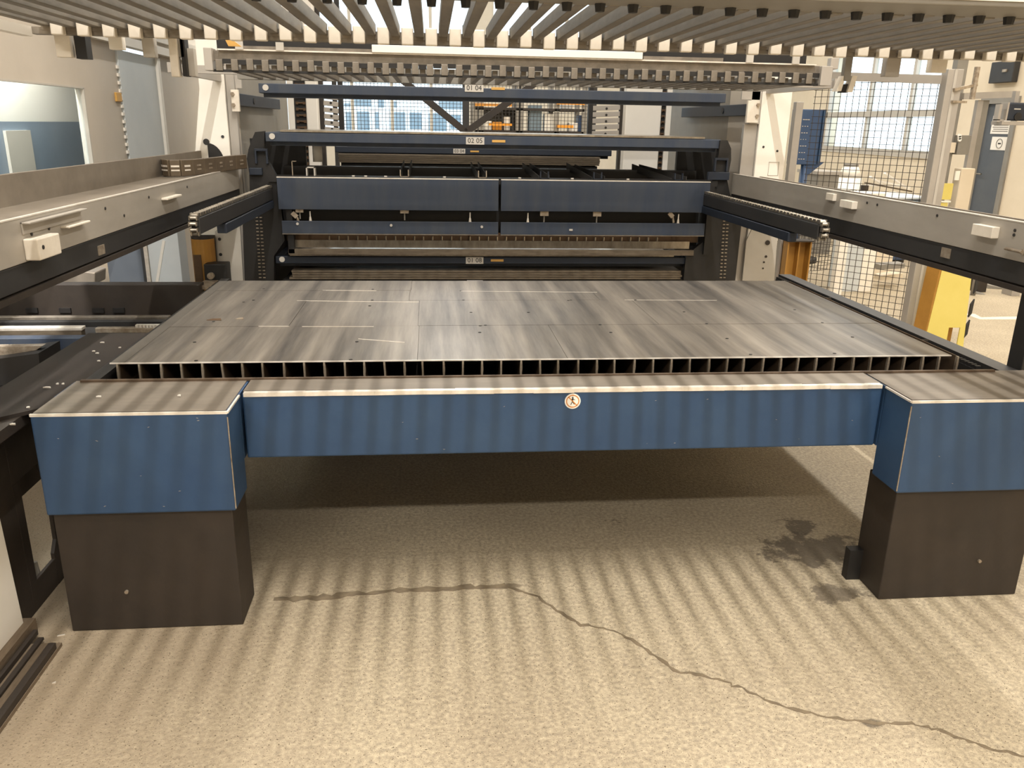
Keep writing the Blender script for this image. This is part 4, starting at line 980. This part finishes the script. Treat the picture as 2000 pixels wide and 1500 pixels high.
# grey bin and pale crate
gb = thing('grey_bin', 'grey steel box standing on floor behind the mesh beside the pedestal', 'bin', (4.9, 7.6, 0))
a = P(1600, 338, y=7.6); b = P(1632, 400, y=7.6)
box('body', GREYPL, gb, a.x, b.x, 7.6, 8.2, 0, a.z, .01); box('rim', GALV, gb, a.x-.02, b.x+.02, 7.58, 8.22, a.z-.02, a.z+.02)
gb2 = thing('dust_bag', 'pale cream cone shaped bag standing right of the grey steel box', 'bag', (5.4, 7.8, 0))
a = P(1662, 325, y=8.6); MB().cyl((a.x, 8.6, 0), (a.x, 8.6, a.z-.15), .2, 16, .17).cyl((a.x, 8.6, a.z-.15), (a.x, 8.6, a.z), .17, 16, .1).make('body', CREAM, gb2, smooth=True); cyl('neck', GREYPL, gb2, (a.x, 8.6, a.z), (a.x, 8.6, a.z+.04), .1, 12)
# bundle of white strips and stacked pale sheets
sb = thing('strip_pile', 'pile of loose white metal strips on a low stand behind the mesh', 'scrap pile', (6.3, 8.5, 0))
a = P(1745, 372, y=8.5)
for k, (p0, p1) in enumerate((((1690, 357), (1780, 374)), ((1700, 345), (1725, 362)), ((1728, 338), (1775, 370)), ((1690, 362), (1760, 364)), ((1710, 352), (1776, 366)))):
    q0 = P(*p0, y=8.4+.05*k); q1 = P(*p1, y=8.45+.05*k); bar('strip', WHITE if k else TAN, sb, q0, q1, .05, .02)
b = P(1785, 380, y=8.5); box('stand', CREAM, sb, P(1690, 380, y=8.5).x, b.x, 8.4, 9.0, 0, b.z)
for k in range(3):
    a = P(1700, 383+k*4.5, y=7.7); b = P(1796, 390, y=7.7)
    o = box('flat_sheet', FACADE if k == 1 else PALEB, None, a.x, b.x+.1, 7.5, 8.1, a.z-.02, a.z)
    tag(o, ('pale blue flat sheet lying top of the stack behind the right rail', 'dark blue flat sheet in the middle of stack behind right rail', 'pale flat sheet at bottom of the stack behind right rail')[k], 'sheet', 'stacked sheets behind the right rail')
a = P(1700, 396, y=7.7); o = thing('low_trestle', 'low grey trestle carrying the stacked pale sheets behind right rail', 'trestle', (5.8, 7.8, 0)); box('top', GREYPL, o, a.x, a.x+.75, 7.55, 8.05, .48, a.z-.02)
for q in (.05, .65): box('leg', GREYPL, o, a.x+q, a.x+q+.06, 7.6, 8.0, 0, .48)
# steel portal left of the door, with device arm
sp_ = thing('steel_portal', 'grey steel portal with arm standing in front of the dark door', 'frame', (6.2, 7.2, 0))
yp = 7.2
a = P(1866, 150, y=yp); b = P(1884, 150, y=yp); box('post', GREYPL, sp_, a.x, b.x+.02, yp, yp+.1, 0, 2.75, .004)
a = P(1890, 300, y=yp); box('slim_post', GALV, sp_, a.x, a.x+.07, yp-.02, yp+.04, P(1890, 332, y=yp).z, P(1890, 195, y=yp).z); box('slim_post', GREYPL, sp_, a.x+.07, a.x+.16, yp, yp+.06, 0, P(1890, 195, y=yp).z)
a = P(1880, 188, y=yp-.03); b = P(1982, 184, y=yp-.03); bar('arm', GALV, sp_, a, b, .06, .075)
a = P(1860, 352, y=yp-.05); b = P(1893, 328, y=yp-.05); bx_ = box('switch_box', BEIGE, sp_, P(1857, 380, y=yp-.05).x, b.x, yp-.18, yp-.03, P(1860, 412, y=yp-.1).z, b.z, .01)
box('box_door', CREAM, bx_, P(1866, 345, y=yp-.2).x, P(1874, 345, y=yp-.2).x, yp-.20, yp-.18, P(1866, 352, y=yp-.2).z, P(1866, 334, y=yp-.2).z)
a = P(1870, 264, y=yp-.05); b = P(1886, 302, y=yp-.05); sw = box('terminal_block', GREYPL, sp_, a.x, b.x, yp-.10, yp-.0, b.z, a.z, .004)
for k in range(3): c = P(1873, 265+k*4, y=yp-.1); MB().cyl((c.x, yp-.10, c.z), (c.x, yp-.12, c.z), .022, 10).make('lamp_button', PAPER, sw)
box('junction_box', BEIGE, sp_, P(1854, 285, y=yp-.05).x, P(1864, 285, y=yp-.05).x, yp-.08, yp, P(1854, 298, y=yp).z, P(1854, 278, y=yp).z)
# yellow sign plates on the post
ysn = thing('yellow_sign', 'small yellow plate fixed on grey portal post above the right rail', 'sign', (6.0, 7.0, .7)); a = P(1838, 358, y=6.9); b = P(1857, 390, y=6.9); box('plate', YEL, ysn, a.x, b.x, 6.9, 6.92, b.z, a.z); box('lower_plate', YEL, ysn, a.x-.03, b.x-.03, 6.9, 6.92, P(1838, 408, y=6.9).z, P(1838, 396, y=6.9).z); box('bracket', CREAM, ysn, a.x-.06, b.x, 6.89, 6.91, P(1838, 395, y=6.9).z, P(1838, 392, y=6.9).z); box('stake', GREYPL, ysn, a.x+.02, a.x+.07, 6.92, 6.96, 0, a.z)
# loudspeaker-like blue device on a bracket
dv = thing('blue_device', 'small dark blue boxy device held in a white bracket at right edge', 'device', (5.9, 6.6, 1.7)); yv = 6.5
a = P(1973, 200, y=yv); b = P(2012, 236, y=yv); box('body', DKBLUE, dv, a.x, b.x, yv, yv+.16, b.z, a.z, .02)
c = P(1988, 228, y=yv-.005); MB().cyl((c.x, yv, c.z), (c.x, yv-.012, c.z), .045, 16).make('lens', BLACK, dv); c = P(1987, 213, y=yv); box('logo_stripe', LABEL, dv, c.x-.04, c.x+.04, yv-.004, yv, c.z-.006, c.z+.006)
MB().box(a.x-.1, a.x-.02, yv+.02, yv+.1, b.z-.02, b.z+.01).box(a.x-.1, a.x-.07, yv+.02, yv+.1, b.z, a.z-.02).box(a.x-.06, b.x, yv-.01, yv+.18, b.z-.05, b.z-.01).box(a.x-.02, a.x, yv-.0, yv+.12, b.z, a.z).make('bracket', GALV, dv)
c = P(1985, 190, y=yv+.1); box('hanger', GALV, dv, c.x-.03, c.x+.02, yv+.08, yv+.14, a.z-.02, P(1985, 178, y=yv+.1).z)
# dark vent box high on the right wall
a = P(1937, 122, x=XR-.1); b = P(1975, 160, x=XR-.1)
vb = thing('vent_box', 'dark square vent box fixed high on beige wall above the door', 'vent', (XR-.05, a.y, b.z)); y0_, y1_ = sorted((a.y, b.y)); box('body', BLACKRAIL, vb, XR-.10, XR-.001, y0_, y1_, b.z, a.z, .01); c = P(1963, 138, x=XR-.1); MB().box(XR-.115, XR-.10, c.y-.05, c.y+.05, c.z-.02, c.z+.02).make('handle', SLATE, vb)
# steel parts lying on the floor at the far right
sc = thing('steel_offcuts', 'grey steel bars lying on floor beyond the yellow bollard', 'scrap', (5, 5, 0))
for k, (p0, p1, hh) in enumerate((((1900, 577), (1966, 592), .14), ((1966, 576), (2020, 580), .16), ((1925, 560), (1985, 572), .10), ((1905, 566), (1932, 562), .10))):
    q0 = P(*p0, y=5.0+.15*k); q1 = P(*p1, y=4.9+.15*k); bar('steel_bar', GREYPL if k != 1 else GALV, sc, q0, q1, .12, hh*.6)
q = P(1972, 585, y=4.9); box('support_block', GALV, sc, q.x-.03, q.x+.06, 4.85, 5.0, 0, .19); q = P(1915, 590, y=5.1); box('support_block', BROWNST, sc, q.x-.1, q.x+.0, 5.05, 5.2, 0, .19)
q = P(1890, 580, y=4.9); cyl('stand_pole', GREYPL, sc, (q.x+.05, 4.9, 0), (q.x+.05, 4.9, .42), .025, 10)
# pallets of timber-like pale planks seen through the lower mesh
pk = thing('plank_stack', 'pale planks stacked crosswise behind the lower wire mesh', 'plank stack', (4.2, 5.6, 0))
for k, (p0, p1) in enumerate((((1712, 520), (1760, 517)), ((1714, 541), (1756, 536)), ((1706, 560), (1760, 575)), ((1700, 580), (1762, 590)), ((1716, 550), (1758, 560)))):
    q0 = P(*p0, y=5.3+.12*k); q1 = P(*p1, y=5.3+.12*k); bar('plank', BEIGE if k % 2 else GREYPL, pk, q0, q1, .14, .05)
q0 = P(1715, 590, y=5.6); q1 = P(1760, 590, y=5.6); box('crate', BEIGE, pk, q0.x, q1.x, 5.9, 6.4, 0, .42)
o = thing('white_pillar', 'pale grey and cream pillar block behind the lower wire mesh', 'pillar', (3.8, 5.2, 0)); a = P(1655, 480, y=5.1); b = P(1688, 480, y=5.1); c = P(1714, 480, y=5.1); box('grey_side', PALEB, o, a.x, b.x, 5.1, 5.4, 0, .98); box('cream_side', CREAM, o, b.x, c.x, 5.1, 5.4, 0, .98)
o = thing('blue_container', 'blue steel container on floor far behind the right mesh fence', 'container', (5.6, 7.4, 0)); a = P(1716, 485, y=6.8); b = P(1770, 508, y=6.8); box('body', CABBLUE, o, a.x, b.x, 6.8, 7.3, b.z, a.z+.3, .01); box('skid', BLACK, o, a.x, b.x, 6.85, 7.3, 0, b.z)

# ================================================================== BACKGROUND SEEN THROUGH THE TOWER
yf = 7.5
bf = thing('mesh_fence', 'long fine black mesh fence far behind the storage tower', 'fence', (0, yf, 0))
x0_, x1_ = P(655, 220, y=yf).x, P(1160, 220, y=yf).x
wires('wire_mesh', (x0_, yf, 0), (x1_, yf, 0), 1.2, 2.05, .042, .005, bf)
for xx in (x0_, P(912, 220, y=yf).x, x1_): box('post', BLACKRAIL, bf, xx-.025, xx+.025, yf-.02, yf+.03, 0, 2.2)
bar('rail', BLACKRAIL, bf, (x0_, yf, 1.2), (x1_, yf, 1.2), .03, .04)
# neighbouring building outside the back windows
nb = thing('neighbour_building', 'blue grey building with white bands seen through the back window', 'building', (-4, 44, 0))
box('wall', FACADEW, nb, -22, 6, 44, 50, -1, 9)
yb0 = 43.9
for a, b, c, d in ((688, 725, 192, 208), (738, 750, 195, 210), (765, 775, 198, 210), (675, 687, 219, 254), (697, 722, 218, 256), (732, 740, 219, 252), (762, 792, 219, 254), (800, 824, 220, 252), (838, 872, 221, 256), (858, 905, 197, 214), (880, 900, 225, 252), (672, 684, 202, 208)):
    p = P(a, c, y=yb0); q = P(b, d, y=yb0); box('facade_window', FACADE, nb, p.x, q.x, yb0, yb0+.2, q.z, p.z)
# pallet rack with orange beams
yk = 15.0
rkx = thing('pallet_rack', 'tall pallet rack with orange beams seen through the tower opening', 'rack', (2, yk, 0))
for px in (928, 940, 1012, 1018, 1088, 1142):
    p = P(px, 220, y=yk); box('upright', GREYPL, rkx, p.x-.05, p.x+.05, yk, yk+.08, 0, 3.2); box('upright', GREYPL, rkx, p.x-.05, p.x+.05, yk+.92, yk+1.0, 0, 3.2)
for a, b, py in ((928, 1000, 205), (1088, 1142, 202), (955, 1000, 243), (1088, 1120, 247)):
    p = P(a, py-3, y=yk-.06); q = P(b, py+3, y=yk-.06); box('orange_beam', ORANGE, rkx, p.x, q.x, yk-.06, yk, q.z, p.z)
ZLOW = P(950, 254, y=yk).z; ZUP = P(928, 209, y=yk).z
box('shelf', BROWNST, rkx, P(928, 210, y=yk).x, P(1142, 210, y=yk).x, yk, yk+1.0, ZLOW-.05, ZLOW)
box('shelf', BROWNST, rkx, P(928, 210, y=yk).x, P(1142, 210, y=yk).x, yk, yk+1.0, P(928, 209, y=yk).z-.05, P(928, 209, y=yk).z)
box('back_panel', GREYPL, rkx, P(928, 210, y=yk).x, P(1010, 210, y=yk).x, yk+1, yk+1.05, 0.3, P(928, 212, y=yk).z)
for k, (a, b, c, d, m, lb) in enumerate(((945, 960, 236, 246, CREAM, 'small cream box low in the orange rack, left one'), (962, 980, 238, 252, ORANGE, 'orange tool case low in the orange rack'), (985, 996, 228, 250, CREAM, 'narrow cream carton standing right of the orange tool case'), (1098, 1118, 196, 209, PALEB, 'pale blue carton on the upper shelf of right rack bay'), (1112, 1128, 240, 256, PAPER, 'white carton low in the right rack bay'), (1064, 1080, 222, 240, WHITE, 'white bag standing between the rack bays'), (1034, 1058, 205, 240, FACADE, 'blue grey machine panel between the rack bays'), (1130, 1140, 225, 256, CABBLUE, 'dark blue case at right end of the rack'))):
    p = P(a, c, y=yk+.1); q = P(b, d, y=yk+.1); zb_ = ZUP if 'upper' in lb else ZLOW
    o = box('stored_box', m, None, p.x, q.x, yk+.1, yk+.4, zb_, max(p.z, zb_+.1), .01); tag(o, lb, 'box', 'goods in the far rack')
